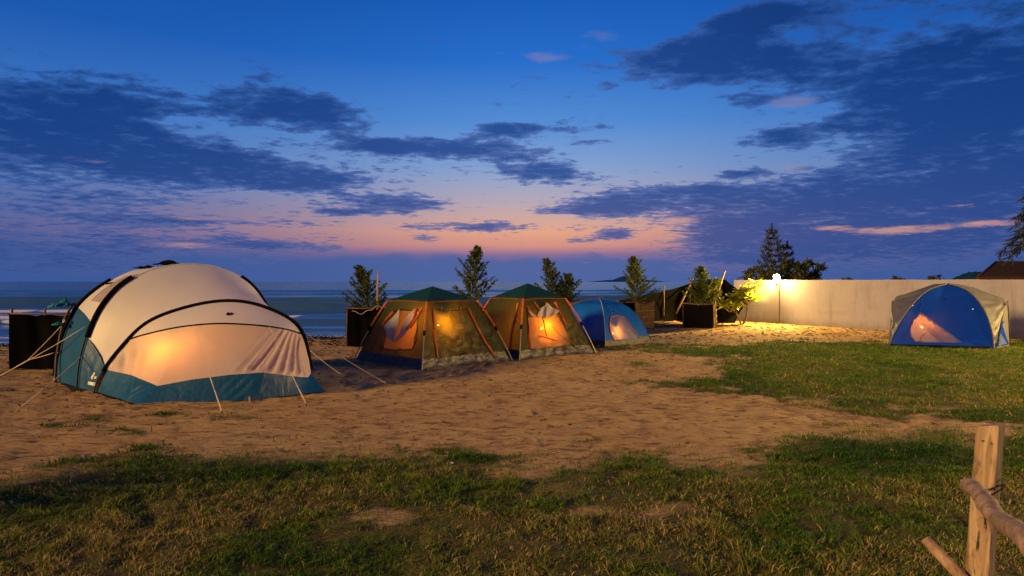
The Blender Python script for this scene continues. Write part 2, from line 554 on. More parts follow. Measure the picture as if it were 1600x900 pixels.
M['white'] = plain('white print', (.75, .7, .62), .7, .05)
M['lantern'] = emit('lantern globe', (1.0, .36, .045), 1300)
M['lampglass'] = emit('flood lamp glass', (1.0, .60, .14), 5500)
M['added_flood'] = emit('added big flood glass', (1.0, .60, .20), 4600)  # glow of the assumed flood lamp added out of view
M['lampback'] = emit('added rear glow', (1.0, .56, .16), 110)  # extra glow at the lamp's back, added to brighten what stands behind
M['iron'] = plain('grey painted iron', (.14, .13, .12), .5, .2, 20)


def mat_wood():
    m, t = new_mat('weathered timber'); co = objco(t)
    g = t.noise(t.v('MULTIPLY', co, (38, 38, 2.2)), 1.0, 7, .6, .8)
    st = t.noise(co, 6, 5, .6)
    c = t.ramp(g, [(.25, (.10, .055, .03)), (.48, (.30, .21, .14)), (.62, (.44, .33, .23)), (.8, (.22, .15, .10))])
    kn = t.noise(t.v('MULTIPLY', co, (14, 14, 5)), 1.0, 5, .7, 1.5)
    c = t.mix(t.m('MULTIPLY', t.sm(kn, .55, .72), .8), c, (.09, .06, .045, 1))
    ck = t.noise(t.v('MULTIPLY', co, (70, 70, 1.6)), 1.0, 4, .6, .3)
    c = t.mix(t.sm(ck, .64, .70), c, (.03, .02, .015, 1))
    c = t.mix(t.m('MULTIPLY', t.sm(st, .52, .72), .7), c, (.16, .13, .11, 1))
    finish(t, pbsdf(t, c, .8, bump(t, t.m('SUBTRACT', g, t.m('MULTIPLY', t.sm(ck, .62, .70), 1.2)), .8, .006), .2)); return m


def mat_bark_pole():
    m, t = new_mat('bare branch'); co = objco(t)
    g = t.noise(co, 28, 6, .65, .6); w = t.noise(co, 5, 4)
    c = t.ramp(g, [(.3, (.13, .08, .05)), (.5, (.30, .20, .13)), (.7, (.46, .33, .23))])
    c = t.mix(t.sm(w, .5, .75), c, (.16, .095, .055, 1))
    finish(t, pbsdf(t, c, .8, bump(t, g, .7, .006), .2)); return m


M['wood'] = mat_wood(); M['branch'] = mat_bark_pole()


def mat_wall():
    m, t = new_mat('painted render wall'); co = objco(t)
    big = t.noise(co, .8, 6, .6); st = t.noise(t.v('MULTIPLY', co, (3, 3, .5)), 1.6, 6, .65)
    c = t.mix(t.sm(big, .35, .7), (.29, .285, .37, 1), (.25, .245, .325, 1))
    c = t.mix(t.m('MULTIPLY', t.sm(st, .5, .72), .45), c, (.15, .14, .15, 1))
    hz = t.noise(t.v('MULTIPLY', co, (1, 1, 9)), .7, 3, .5); c = t.mix(t.m('MULTIPLY', t.sm(hz, .6, .66), .18), c, (.14, .13, .14, 1))
    z = t.sep(co)[2]
    dirt = t.m('MULTIPLY', t.m('SUBTRACT', 1.0, t.sm(t.m('MULTIPLY_ADD', t.noise(co, 4, 5), .4, z), .15, .55)), .45)
    c = t.mix(dirt, c, (.12, .10, .07, 1))
    finish(t, pbsdf(t, c, .85, bump(t, t.noise(co, 30, 5), .25, .006), .2)); return m


M['wall'] = mat_wall()

# ------------------------------------------------------------------ ground: one sheet, terrace of sand and turf falling to the beach
def edge_y(x):
    return np.interp(x, [-60, -14, -5, 2, 9, 12, 60, 4000], [14, 16.2, 18.3, 23.0, 29.0, 31, 143, 9500])


def zground(x, y):
    e = edge_y(x)
    z = -2.2 * sstep(0, 16, y - e)
    z = z + .13 * np.exp(-((y - e + .7 + .5 * (vnoise(x * .7, y * 0, 5) - .5)) / .45) ** 2) * (x < 12) * (.6 + .7 * vnoise(x * 1.3, y * 1.3, 9))
    return z


def relief(x, y):
    near = np.exp(-np.maximum(y - 12, 0) / 14) * (y > -30) * (np.abs(x) < 60)
    a = .05 * (fbm(x * 1.1, y * 1.1, 3, 3) - .5) + .055 * (fbm(x * 2.4, y * 4.6, 4, 21, .65) - .5) + .016 * (vnoise(x * 9, y * 11, 31) - .5)
    pit = vnoise(x * 3.1 + 5, y * 3.1, 44) * vnoise(x * 6.2, y * 5.2 + 3, 45); a = a - .022 * sstep(.42, .62, pit)
    return a * near


def gmask(x, y):
    """how much turf grows at a ground point (0 bare sand .. 1 dense grass)"""
    yy = np.maximum(y, 1.5)
    py = 440 + HC * F / yy; px = 800 + F * x / yy
    n = fbm(x * .9, y * 1.4, 4, 40, .6) - .5; n2 = fbm(x * 3.1, y * 3.6, 3, 60, .6) - .5
    yb = np.interp(px, [-200, 0, 120, 200, 420, 560, 660, 760, 860, 960, 1050, 1130, 1220, 1290, 1420, 1620, 1900],
                   [752, 748, 734, 728, 726, 716, 720, 742, 744, 734, 734, 744, 716, 696, 690, 690, 690])
    m1 = sstep(-40, 44, (py - yb) + 70 * n + 46 * n2)
    for cx, cy, rx, ry, w in [(610, 812, 60, 16, .8), (560, 808, 45, 12, .6), (700, 842, 60, 12, .5), (930, 800, 60, 12, .7), (1020, 806, 70, 13, .75), (860, 775, 80, 10, .5),
                              (700, 772, 70, 8, .45), (1080, 792, 60, 10, .6), (110, 880, 90, 14, .5), (1330, 800, 80, 10, .4), (60, 800, 50, 10, .3)]:
        m1 = m1 * (1 - w * np.exp(-(((px - cx) / rx) ** 2 + ((py - cy + 24 * n2) / ry) ** 2)))
    left = np.interp(py, [520, 535, 548, 560, 580, 600, 612, 640, 660], [1300, 1180, 1060, 1120, 1130, 1050, 1060, 1250, 1520])
    bot = np.interp(px, [1040, 1100, 1200, 1300, 1400, 1600, 1900], [604, 614, 626, 636, 648, 660, 668])
    top = np.interp(px, [1000, 1060, 1150, 1300, 1390, 1560, 1640, 1900], [542, 540, 534, 534, 536, 538, 524, 520])
    m2 = sstep(-40, 70, px - left + 260 * n + 170 * n2) * sstep(-7, 10, bot - py + 36 * n + 24 * n2) * sstep(-3, 5, py - top + 14 * n2)
    m2 = m2 * (.55 + .9 * np.clip(n * 1.6 + n2 * 1.4 + .42, 0, .6))
    m3 = 0 * px
    for cx, cy, rx, ry, w in [(140, 657, 34, 6, .9), (110, 668, 40, 5, .8), (192, 674, 38, 5, .9), (258, 652, 34, 4.5, .9), (150, 652, 20, 4, .7), (232, 704, 22, 5, .8), (745, 718, 50, 9, 1),
                              (690, 702, 60, 7, .7), (820, 716, 40, 7, .7), (1270, 682, 30, 4, .7), (1190, 706, 40, 6, .8), (1300, 662, 26, 3, .5), (1090, 600, 70, 8, .5),
                              (960, 546, 70, 5, .8), (1060, 544, 70, 6, .8), (1005, 570, 30, 5, .5), (1020, 722, 60, 8, .7), (640, 704, 40, 6, .5), (365, 652, 40, 4, .4), (930, 690, 30, 4, .4)]:
        m3 = np.maximum(m3, w * np.exp(-(((px - cx + 30 * n2) / rx) ** 2 + ((py - cy + 10 * n) / ry) ** 2) ** 1.5))
    m = np.maximum(np.maximum(m1 * (y < 12), m2 * (y > 5)), m3 * (.5 + n2 * 1.6).clip(0, 1) * 1.6)
    m = np.where(y < 3.2, .85 + .3 * n, m)
    return np.clip(m, 0, 1)


def lush_shade(x, y):
    """shade put into the turf colour in strips, deeper green in a few clumps"""
    yy = np.maximum(y, 1.5); py = 440 + HC * F / yy; px = 800 + F * x / yy
    n = fbm(x * 1.3, y * 1.7, 3, 77, .6) - .5
    yc = np.interp(px, [0, 250, 450, 650], [792, 762, 740, 728])
    a = .5 * np.exp(-(((py - yc) + 40 * n) / 26) ** 2) * sstep(760, 560, px)  # cast-shadow strip put into the blade tone
    a = np.maximum(a, .7 * np.exp(-(((py - 715) + 30 * n) / 24) ** 2) * sstep(1240, 1320, px))
    a = np.maximum(a, .8 * np.exp(-(((px - 740) / 60) ** 2 + ((py - 719) / 12) ** 2)))
    a = np.maximum(a, .6 * np.exp(-(((px - 1250) / 90) ** 2 + ((py - 845) / 40) ** 2)))
    return np.clip(a + np.clip(n, 0, 1) * .5, 0, 1)


xs = np.concatenate([-np.geomspace(4000, 20, 22), np.arange(-19, -11, .25), np.arange(-11, 16, .062), np.arange(16, 30, .3), np.geomspace(31, 4000, 20)])
yr = [1.6]
while yr[-1] < 32: yr.append(yr[-1] + max(.034, .0095 * yr[-1]))
ys = np.concatenate([-np.geomspace(4000, 3, 24), [-1, 0, .8], yr, np.geomspace(33, 9000, 26)])
GX, GY = np.meshgrid(xs, ys, indexing='ij')
GM = gmask(GX, GY)
GZ = zground(GX, GY) + relief(GX, GY) + .02 * GM * (np.abs(GX) < 40) * (GY > 2)


def mat_ground():
    m, t = new_mat('sand and turf'); co = objco(t)
    at_ = t.n.new('ShaderNodeAttribute'); at_.attribute_name = 'grass'
    big = t.noise(co, .55, 5, .6); mid = t.noise(co, 3.2, 6, .65); fine = t.noise(co, 38, 5, .7); spk = t.noise(co, 13, 6, .75)
    c = t.mix(t.sm(big, .3, .7), (.50, .325, .135, 1), (.60, .41, .18, 1))
    c = t.mix(t.sm(mid, .48, .72), c, (.30, .17, .075, 1))
    c = t.mix(t.m('MULTIPLY', t.sm(fine, .55, .75), .5), c, (.26, .14, .05, 1))
    c = t.mix(t.m('MULTIPLY', t.sm(spk, .62, .72), .7), c, (.10, .065, .03, 1))
    c = t.mix(t.m('MULTIPLY', t.sm(t.noise(co, 55, 3, .6), .66, .74), .6), c, (.62, .45, .28, 1))
    stq = t.noise(t.v('MULTIPLY', co, (1.3, 4.6, 1)), 2.2, 7, .72, .4)  # streaks: dark debris, plus furrow shade and ridge highlights put into the colour
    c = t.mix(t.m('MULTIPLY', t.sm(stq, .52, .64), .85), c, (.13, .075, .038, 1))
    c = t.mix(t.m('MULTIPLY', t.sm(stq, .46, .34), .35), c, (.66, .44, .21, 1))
    y = t.sep(co)[1]; z = t.sep(co)[2]
    wet = t.m('SUBTRACT', 1.0, t.sm(z, -1.0, -.15))
    c = t.mix(t.m('MULTIPLY', wet, .8), c, (.05, .04, .035, 1))
    turf = t.mix(mid, (.07, .075, .016, 1), (.15, .135, .04, 1))
    c = t.mix(t.m('MULTIPLY', t.sm(at_.outputs['Fac'], .15, .7), .9), c, turf)
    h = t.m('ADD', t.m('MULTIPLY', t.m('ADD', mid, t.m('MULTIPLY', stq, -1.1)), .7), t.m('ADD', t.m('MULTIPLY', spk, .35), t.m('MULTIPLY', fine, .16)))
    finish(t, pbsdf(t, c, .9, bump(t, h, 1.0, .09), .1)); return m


nX, nY = GX.shape
V = np.stack([GX, GY, GZ], -1).reshape(-1, 3)
me = bpy.data.meshes.new('ground')
ii = (np.arange(nX - 1)[:, None] * nY + np.arange(nY - 1)[None]).reshape(-1)
Fq = np.stack([ii, ii + nY, ii + nY + 1, ii + 1], 1)


def fast_mesh(me, V, Fq):
    n = Fq.shape[1]
    me.vertices.add(len(V)); me.vertices.foreach_set('co', np.ascontiguousarray(V, dtype=np.float32).ravel())
    me.loops.add(Fq.size); me.loops.foreach_set('vertex_index', np.ascontiguousarray(Fq, dtype=np.int32).ravel())
    me.polygons.add(len(Fq)); me.polygons.foreach_set('loop_start', np.arange(0, Fq.size, n, dtype=np.int32))
    me.polygons.foreach_set('use_smooth', np.ones(len(Fq), bool))
    me.update(calc_edges=True); me.validate()


fast_mesh(me, V, Fq)
a = me.attributes.new('grass', 'FLOAT', 'POINT'); a.data.foreach_set('value', GM.reshape(-1).astype(np.float32))
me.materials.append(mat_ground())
ground = bpy.data.objects.new('ground', me); C.objects.link(ground); tag(ground, 'brown sand with patches of turf falling to the beach', None, None, 'structure')


def gz(x, y):
    x, y = np.asarray(float(x)), np.asarray(float(y))
    return float(zground(x, y) + relief(x, y))


# ------------------------------------------------------------------ sea with breakers rolling in
SEA = -1.12
ang = np.radians(np.linspace(-52, 50, 430)); yr = np.concatenate([np.geomspace(24, 220, 330), np.geomspace(225, 26000, 70)])
A_, Y_ = np.meshgrid(np.tan(ang), yr, indexing='ij'); X_ = A_ * Y_
wob = 5.5 * (fbm(X_ * .035, Y_ * .012, 3, 90) - .5); sc_ = Y_ - .10 * X_ + wob
Z_ = np.zeros_like(X_); FO = np.zeros_like(X_)
for s0, amp, w, fo in [(34.5, .05, .9, .9), (38.5, .13, 1.0, .9), (45, .24, 1.2, 1.0), (52, .34, 1.5, 1.0), (62, .62, 1.9, 1.1), (79, .75, 2.6, .12), (101, .40, 4, .12), (137, .45, 6, .0), (180, .4, 8, 0)]:
    md = .35 + 1.2 * sstep(.3, .7, fbm(X_ * .045 + s0, Y_ * .004, 3, int(s0)))
    q = (sc_ - s0) / w
    prof = np.where(q < 0, np.exp(-(q * 1.7) ** 2), np.exp(-(q * .75) ** 2))
    Z_ += amp * md * prof
    br = sstep(.44, .58, fbm(X_ * .055 + 3 * s0, Y_ * .01, 4, int(s0) + 7, .6))
    FO = np.maximum(FO, fo * br * np.exp(-((q + .25) / .55) ** 2))
    FO = np.maximum(FO, fo * .55 * br * np.exp(-((q + 1.6) / 1.3) ** 2) * sstep(.4, .6, fbm(X_ * .5, Y_ * 1.1, 3, 5)))
Z_ += (.05 * (fbm(X_ * .8, Y_ * .8, 3, 15) - .5) + .16 * (fbm(X_ * .16, Y_ * .33, 3, 19) - .5)) * np.exp(-Y_ / 260)
FO = np.maximum(FO, .8 * sstep(40, 33, sc_) * sstep(.5, .62, fbm(X_ * .16, Y_ * .55, 4, 33)))


def mat_sea():
    m, t = new_mat('evening sea'); co = objco(t)
    at_ = t.n.new('ShaderNodeAttribute'); at_.attribute_name = 'foam'
    n1_ = t.noise(t.v('MULTIPLY', co, (.35, 1.1, 1)), 1.0, 5, .6, .3); n2_ = t.noise(t.v('MULTIPLY', co, (.02, .09, 1)), 1.0, 5, .6, .3)
    h = t.m('ADD', t.m('MULTIPLY', n1_, .5), t.m('MULTIPLY', n2_, 3.0))
    nb = bump(t, h, .30, .35)
    b = t.n.new('ShaderNodeBsdfPrincipled'); b.inputs['Base Color'].default_value = (.04, .11, .22, 1)
    b.inputs['Roughness'].default_value = .16; b.inputs['IOR'].default_value = 1.33; tilt = t.m('MULTIPLY', t.sm(t.sep(co)[1], 60, 170), -.075)
    nb = t.v('NORMALIZE', t.v('ADD', nb, t.xyz(0.0, t.m('SUBTRACT', tilt, .012), 0.0)))
    t.l.new(nb, b.inputs['Normal'])
    fm = t.n.new('ShaderNodeBsdfDiffuse'); fm.inputs[0].default_value = (.75, .75, .78, 1)
    fn = t.noise(t.v('MULTIPLY', co, (.8, 1.6, 1)), 1.6, 6, .7)
    f = t.sm(t.m('ADD', at_.outputs['Fac'], t.m('MULTIPLY', t.m('SUBTRACT', fn, .5), 1.4)), .45, .8)
    mx = t.n.new('ShaderNodeMixShader'); t.l.new(f, mx.inputs[0]); t.l.new(b.outputs[0], mx.inputs[1]); t.l.new(fm.outputs[0], mx.inputs[2])
    finish(t, mx.outputs[0]); return m


me = bpy.data.meshes.new('sea'); nX, nY = X_.shape
ii = (np.arange(nX - 1)[:, None] * nY + np.arange(nY - 1)[None]).reshape(-1)
fast_mesh(me, np.stack([X_, Y_, SEA + Z_], -1).reshape(-1, 3), np.stack([ii, ii + nY, ii + nY + 1, ii + 1], 1))
a = me.attributes.new('foam', 'FLOAT', 'POINT'); a.data.foreach_set('value', FO.reshape(-1).astype(np.float32))
me.materials.append(mat_sea())
sea = bpy.data.objects.new('sea', me); C.objects.link(sea); tag(sea, 'dark blue evening sea with low breakers', None, None, 'structure')


# ------------------------------------------------------------------ far land
def hill(name, cx, cy, prof, depth, mat, label):
    """prof: list of (x offset, height); a ridge with rounded cross-section"""
    n = 60; xo = np.linspace(prof[0][0], prof[-1][0], n); hh = np.interp(xo, [p[0] for p in prof], [p[1] for p in prof])
    hh = hh * (1 + .18 * (fbm(xo * 25 / (prof[-1][0] - prof[0][0]), xo * 0, 4, 8) - .5))
    m_ = 12; V = []; Fc = []
    for i in range(n):
        for j in range(m_):
            t = j / (m_ - 1) * 2 - 1
            V.append((cx + xo[i], cy + t * depth, SEA - .5 + (hh[i] + .5) * (1 - abs(t) ** 1.6) * (1 + .15 * math.sin(i * .9 + j * 1.3) * (abs(t) < .95))))
    o = mesh(name, V, [(i * m_ + j, (i + 1) * m_ + j, (i + 1) * m_ + j + 1, i * m_ + j + 1) for i in range(n - 1) for j in range(m_ - 1)], mat)
    return tag(o, label, None, None, 'structure')


M['farhill'] = plain('far blue island', (.012, .04, .15), 1, .1, .01, 0, spec=0)  # distance haze put into the island's colour
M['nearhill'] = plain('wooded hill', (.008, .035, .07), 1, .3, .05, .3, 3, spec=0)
hill('island', (977 - 800) / F * 7000, 7000, [(-420, 0), (-250, 14), (-120, 24), (-50, 52), (-10, 58), (50, 50), (120, 34), (200, 20), (330, 12), (460, 0)], 300, M['farhill'], 'low island on the sea horizon, haze put into its blue')
hill('hill', (1515 - 800) / F * 900, 900, [(-32, 2), (-18, 5), (-8, 11), (2, 15), (8, 16), (16, 15), (30, 13), (60, 10), (110, 4)], 40, M['nearhill'], 'wooded hill far beyond the wall')

# ------------------------------------------------------------------ big cream and teal tunnel tent
BIG = thing('tunnel_tent', 'large cream and teal tunnel tent with black arch poles at the left', 'tent', (-5.2, 10.2, 0))
L1, R1 = Vector((-6.38, 9.77, 0)), Vector((-3.10, 10.2, 0))
L2, R2 = Vector((-6.84, 10.1, 0)), Vector((-3.30, 12.4, 0))
L3, R3 = Vector((-7.84, 10.97, 0)), Vector((-5.2, 12.8, 0))


def planar(Lp, Rp, uz): return [Lp.lerp(Rp, u) + Vector((0, 0, z)) for u, z in uz]


A1 = spline(planar(L1, R1, [(0, -.02), (.03, .26), (.105, .63), (.23, 1.06), (.40, 1.29), (.57, 1.39), (.716, 1.335), (.863, 1.12), (.928, .886), (.955, .55), (.975, .2), (.985, -.02)]), 90)
A2 = spline(planar(L2, R2, [(0, -.02), (.008, .4), (.028, .785), (.065, 1.22), (.116, 1.55), (.1735, 1.76), (.25, 1.92), (.335, 1.995), (.41, 2.0), (.477, 1.955), (.5716, 1.77), (.64, 1.47), (.70, .95), (.735, .45), (.745, -.02)]), 90)
A3 = spline(planar(L3, R3, [(0, -.02), (.025, .6), (.07, 1.05), (.127, 1.36), (.22, 1.64), (.33, 1.86), (.43, 1.965), (.52, 1.97), (.63, 1.88), (.78, 1.55), (.9, 1.0), (.97, .5), (1, -.02)]), 90)
CEN = np.array([-5.3, 10.9, .4])


def loft(Ca, Cb, sa0, sa1, sb0, sb1, nu=40, nt=14, sag=.05, bow=0.0, seed=1, amp=.006):
    u = np.linspace(0, 1, nu)[:, None]; t = np.linspace(0, 1, nt)[None]
    bw = bow * np.sin(PI * t)
    pa = at(Ca, (sa0 + (sa1 - sa0) * u + bw * (1 if bow else 0)) * np.ones_like(t)); pb = at(Cb, (sb0 + (sb1 - sb0) * u + bw) * np.ones_like(t))
    G = pa * (1 - t[..., None]) + pb * t[..., None]
    N = gnormals(G); s = np.sign(((G - CEN) * N).sum(2, keepdims=True)); N = N * s
    w = (fbm(u * 14 + 0 * t, t * 5 + 0 * u, 4, seed) - .5)
    return G + N * (-sag * np.sin(PI * t) + amp * w * 2 * np.sin(PI * t))[..., None]


def panel(name, G, mat, parent=BIG):
    return gmesh(name, G, mat, parent)[0]


b1, b2a, b2b, b3 = s_at_z(A1, .35), s_at_z(A2, .76), s_at_z(A2, .95), s_at_z(A3, 1.22)
e1, e2a, e2b, e3 = s_at_z(A1, .40, True), s_at_z(A2, .6, True), s_at_z(A2, .8, True), s_at_z(A3, 1.2, True)
gA = loft(A2, A1, b2a, e2a, b1, e1, 60, 18, .05, 0, 2); panel('roof_panel', gA, M['cream'])
gB = loft(A3, A2, b3, e3, b2b, e2b, 60, 14, .04, 0, 3); panel('roof_panel', gB, M['cream'])
gC = loft(A2, A1, 0, b2a, 0, b1, 16, 16, .02, 0, 4, .02); panel('side_panel', gC, M['teal'])
gD = loft(A3, A2, 0, b3, 0, b2b, 18, 14, .03, 0, 5, .02); panel('side_panel', gD, M['teal'])
panel('side_panel', loft(A2, A1, e2a, 1, e1, 1, 10, 10, .02, 0, 6), M['teal'])
panel('side_panel', loft(A3, A2, e3, 1, e2b, 1, 10, 10, .02, 0, 7), M['teal'])
# rear end wall leaning out to the ground
u = np.linspace(0, 1, 40)[:, None]; t = np.linspace(0, 1, 10)[None, :, None]
back = np.stack([np.interp(u[:, 0], [0, .5, 1], [-7.86, -7.0, -5.2]), np.interp(u[:, 0], [0, .5, 1], [10.99, 12.6, 12.82]), np.full(40, -.02)], 1)
gmesh('rear_panel', at(A3, u[:, 0])[:, None] * (1 - t) + back[:, None] * t, M['teal'], BIG)
bvB = bvh_of(gA, gB, gC, gD)
# mesh window in the rear bay
gw = loft(A3, A2, b3 + .03, b3 + .14, b2b + .07, b2b + .22, 12, 12, .03, 0, 3, 0)
w0 = gw[:, 3:10]; N = gnormals(w0); N *= np.sign(((w0 - CEN) * N).sum(2, keepdims=True))
M['meshwin'] = cloth('lilac window mesh', (.42, .38, .40), .3, None, .02, wr=.4)
gmesh('window', w0 + N * .012, M['meshwin'], BIG)
# black sleeves and poles
def outw(c, d): return c + (c - CEN) / np.linalg.norm(c - CEN, axis=1, keepdims=True) * d


def seg(c, s0, s1, n=40): return at(c, np.linspace(s0, s1, n))


mesh('pole_sleeve', *tube(outw(seg(A1, b1 - .01, e1 + .02), .012), .030, 8), M['black'], BIG)
s207 = s_at_z(A2, 1.765)
mesh('pole_sleeve', *tube(outw(seg(A2, b2a, s207), .012), .042, 8), M['black'], BIG)
i0 = int(np.argmin(np.abs(np.arange(90) / 89 - .62)))
sR = [i for i in range(45, 90) if A2[i, 2] < 1.80][0] / 89
mesh('pole_sleeve', *tube(outw(seg(A2, sR, 1), .012), .034, 8), M['black'], BIG)
mesh('pole_sleeve', *tube(outw(seg(A3, .02, s_at_z(A3, 1.70)), .012), .040, 8), M['black'], BIG)
mesh('arch_pole', *tube(outw(seg(A2, 0, b2a + .01, 14), .03), .014, 6), M['darkmetal'], BIG)
mesh('arch_pole', *tube(outw(seg(A1, 0, b1, 12), .02), .012, 6), M['darkmetal'], BIG)
mesh('arch_pole', *tube(outw(seg(A2, s207, sR, 40), -.004), .016, 6), M['cream'], BIG)
# vent rim at the rear top and a crumpled black vent cover
mesh('vent_rim', *tube([P(166, 444, 11.35), P(186, 441, 11.1), P(206, 437, 10.75)], .022, 6), M['black'], BIG)
mesh('vent_flap', *lathe([(.16, -.015), (.12, .012), (.02, .02)], P(184, 446, 11.05), 10), M['bamboo'], BIG)


def crumple(c, sx_, sy_, sz_, seed, n=10):
    V, Fc = [], []
    for i in range(n):
        for j in range(n):
            x, y = i / (n - 1) * 2 - 1, j / (n - 1) * 2 - 1
            z = (1 - .75 * max(abs(x), abs(y)) ** 1.5) * sz_ * (.35 + 1.1 * float(vnoise(i * .55, j * .55, seed)))
            V.append((c[0] + x * sx_ * (1 + .25 * math.sin(j * 1.9 + seed)), c[1] + y * sy_ * (1 + .2 * math.sin(i * 2.3)), c[2] + z))
    return V, [(i * n + j, (i + 1) * n + j, (i + 1) * n + j + 1, i * n + j + 1) for i in range(n - 1) for j in range(n - 1)]


mesh('vent_cover', *crumple(P(262, 416, 11.6), .20, .18, .11, 3), M['black'], BIG, False)
mesh('vent_cover', *crumple(P(228, 420, 11.75), .17, .16, .06, 5), M['black'], BIG, False)
# vestibule: awning band, door sheet, skirt
seam = spline([P(203, 530, 9.83), P(225, 523, 9.72), P(280, 511, 9.58), P(340, 505.5, 9.55), P(400, 508, 9.68), P(445, 514, 9.9), P(472, 522, 10.16)], 50)
sa, sb = s_at_z(A1, HC - .088 * 9.83), 1 - (1 - s_at_z(A1, .886, True))
top1 = seg(A1, sa, sb, 50)
t = np.linspace(0, 1, 10)[None, :, None]
gV = top1[:, None] * (1 - t) + seam[:, None] * t
gV[..., 2] += .035 * np.sin(PI * t[..., 0]) * np.sin(PI * np.linspace(0, 1, 50))[:, None]
gmesh('awning_panel', gV, M['cream'], BIG)
mesh('seam_binding', *tube(seam, .013, 6), M['black'], BIG)
lw = np.vstack([seg(A1, b1, sa, 26)[:-1], seam, seg(A1, sb, s_at_z(A1, .48, True), 18)[1:]])
# the bottom edge of the pale door sheet = top of the teal skirt
sk_top = np.vstack([resample([P(167, 578, 9.80), P(205, 586, 9.42), P(246, 603, 9.02)], 26)[:-1],
                    resample([P(246, 603, 9.02), P(300, 593, 9.06), P(360, 585.5, 9.14), P(411, 582, 9.24)], 36),
                    resample([P(411, 582, 9.24), P(450, 587, 9.5), P(481, 590, 9.84), P(486, 583, 9.98)], 30)[1:]])
na = len(lw); nb_ = len(sk_top)
sk = resample(sk_top, 181)
# corresponding points along the upper outline, chosen so the side wings stay where they belong
fr = np.interp(np.linspace(0, 1, 181), [0, .26, .74, 1], [0, .25, .78, 1])
up = at(resample(lw, 120), fr)
tt = np.linspace(0, 1, 30)[None, :, None]
gD2 = up[:, None] * (1 - tt) + sk[:, None] * tt
U = np.linspace(0, 1, 181)[:, None]; T = np.linspace(0, 1, 30)[None]
# folds: soft hanging folds on the left wing, a fan of tight creases spreading from the upper right corner
fan = np.array(P(438, 512, 9.9))
rel = gD2 - fan; angf = np.arctan2(rel[..., 0], -rel[..., 2]); rad = np.linalg.norm(rel, axis=2)
fc = (U - (.885 + .095 * T)) / (.17 + .19 * T); fold_r = (1 - np.abs(np.sin(fc * 24 + 1.6 * fbm(fc * 5, T * 1.3, 2, 12))) ** .8) * sstep(-1.05, -.75, fc) * sstep(-.02, -.12, fc) * (.032 + .034 * T) * sstep(0, .06, T) * sstep(1, .9, T)
fold_l = (.012 * np.sin(U * 85 + T * 1.5) + .010 * np.sin(U * 47 - T * 1)) * sstep(.30, .2, U) * sstep(0, .06, U) * np.sin(PI * T)
wav = .016 * (fbm(U * 9, T * 3, 3, 14) - .5) * np.sin(PI * T)
belly = -.05 * np.sin(PI * T) * np.sin(PI * U)
_, gD2 = gmesh('door_panel', gD2, M['creamdoor'], BIG, fold_r + fold_l + wav + belly, EYE)
gr = np.vstack([resample([P(150, 613, 9.80), P(180, 624, 9.3), GP(212, 633)], 26)[:-1], resample([GP(212, 633), GP(300, 630.5), GP(390, 627)], 36), resample([GP(390, 627), GP(450, 620), GP(509, 613)], 30)[1:]])
gr[:, 2] = -.01; gr = resample(gr, 181)
tt = np.linspace(0, 1, 12)[None, :, None]; T = np.linspace(0, 1, 12)[None]
gS = sk[:, None] * (1 - tt) + gr[:, None] * tt
cr = np.exp(-((U - .27) / .06) ** 2) + np.exp(-((U - .69) / .06) ** 2)
fs = np.sin(U * 150 + T * 14 * np.sign(U - .27)) * cr * .012 + .016 * (fbm(U * 20, T * 3, 3, 18) - .5)
_, gS = gmesh('skirt', gS, M['teal'], BIG, fs * np.sin(PI * np.clip(T * .9 + .05, 0, 1)), EYE)
mesh('hem', *tube(gr + np.array([0, -.01, .012]), .014, 6), M['black'], BIG)
bvV = bvh_of(gV, gD2, gS, gC)
mesh('ground_flap', [GP(86, 597), GP(137, 611.5), GP(112, 613), GP(104, 606)], [(0, 1, 2, 3)], M['skirt'], BIG).location.z += .02
# stakes and guy lines
for a_, b_ in [((390, 622), (390, 629))]:
    mesh('peg_loop', *tube([P(390, 620, 9.1), GP(390, 630)], .013, 6), M['bamboo'], BIG)
mesh('skirt_rod', *tube([GP(205, 634) + Vector((0, -.02, .015)), GP(260, 632.5) + Vector((0, -.02, .015))], .012, 6), M['darkmetal'], BIG)


def guy(p0, p1, r=.006, sag=.02, parent=BIG, peg=True):
    pts = [p0.lerp(p1, s) - Vector((0, 0, sag * 4 * s * (1 - s))) for s in np.linspace(0, 1, 9)]
    g = mesh('guy_line', *tube(pts, r, 6), M['rope'], parent)
    if peg:
        d = (p1 - p0).normalized()
        mesh('peg', *tube([p1 - Vector((0, 0, .05)), p1 + Vector((d.x * -.02, d.y * -.02, .035)), p1 + Vector((d.x * .02, d.y * .02, .05))], .008, 6), M['darkmetal'], parent)
    return g


guy(cast(bvB, 137, 511, .03), GP(-4, 589)); guy(cast(bvV, 164, 559, .02), GP(30, 637), .007)
guy(P(474, 519, 10.15), GP(605, 600)); guy(P(479, 543, 10.2), GP(533, 585))
guy(Vector(seam[24]) + Vector((-.2, -.02, 0)), GP(347, 648), .0028, .0); guy(P(421, 510, 9.75), GP(479, 635), .0028, 0)
for a_, b_ in [((328, 592), (346, 647)), ((459, 592), (478, 634))]:      # doubled lower ends of the front lines
    g1 = GP(*b_); s_ = Vector(seam[24]) + Vector((-.2, -.02, 0)) if a_[0] < 400 else P(421, 510, 9.75)
    mesh('line_tensioner', *tube([s_.lerp(g1, .62), s_.lerp(g1, .99) + Vector((.02, 0, 0))], .0055, 6), M['rope'], BIG)
# printed marks: a small dark crest over the door, a white crest with a name patch on the teal side
def poly_on(name, bv, polys, mat, parent, off=.008):
    for pl in polys:
        mesh(name, [cast(bv, a, b, off) for a, b in pl], [tuple(range(len(pl)))], mat, parent, False)


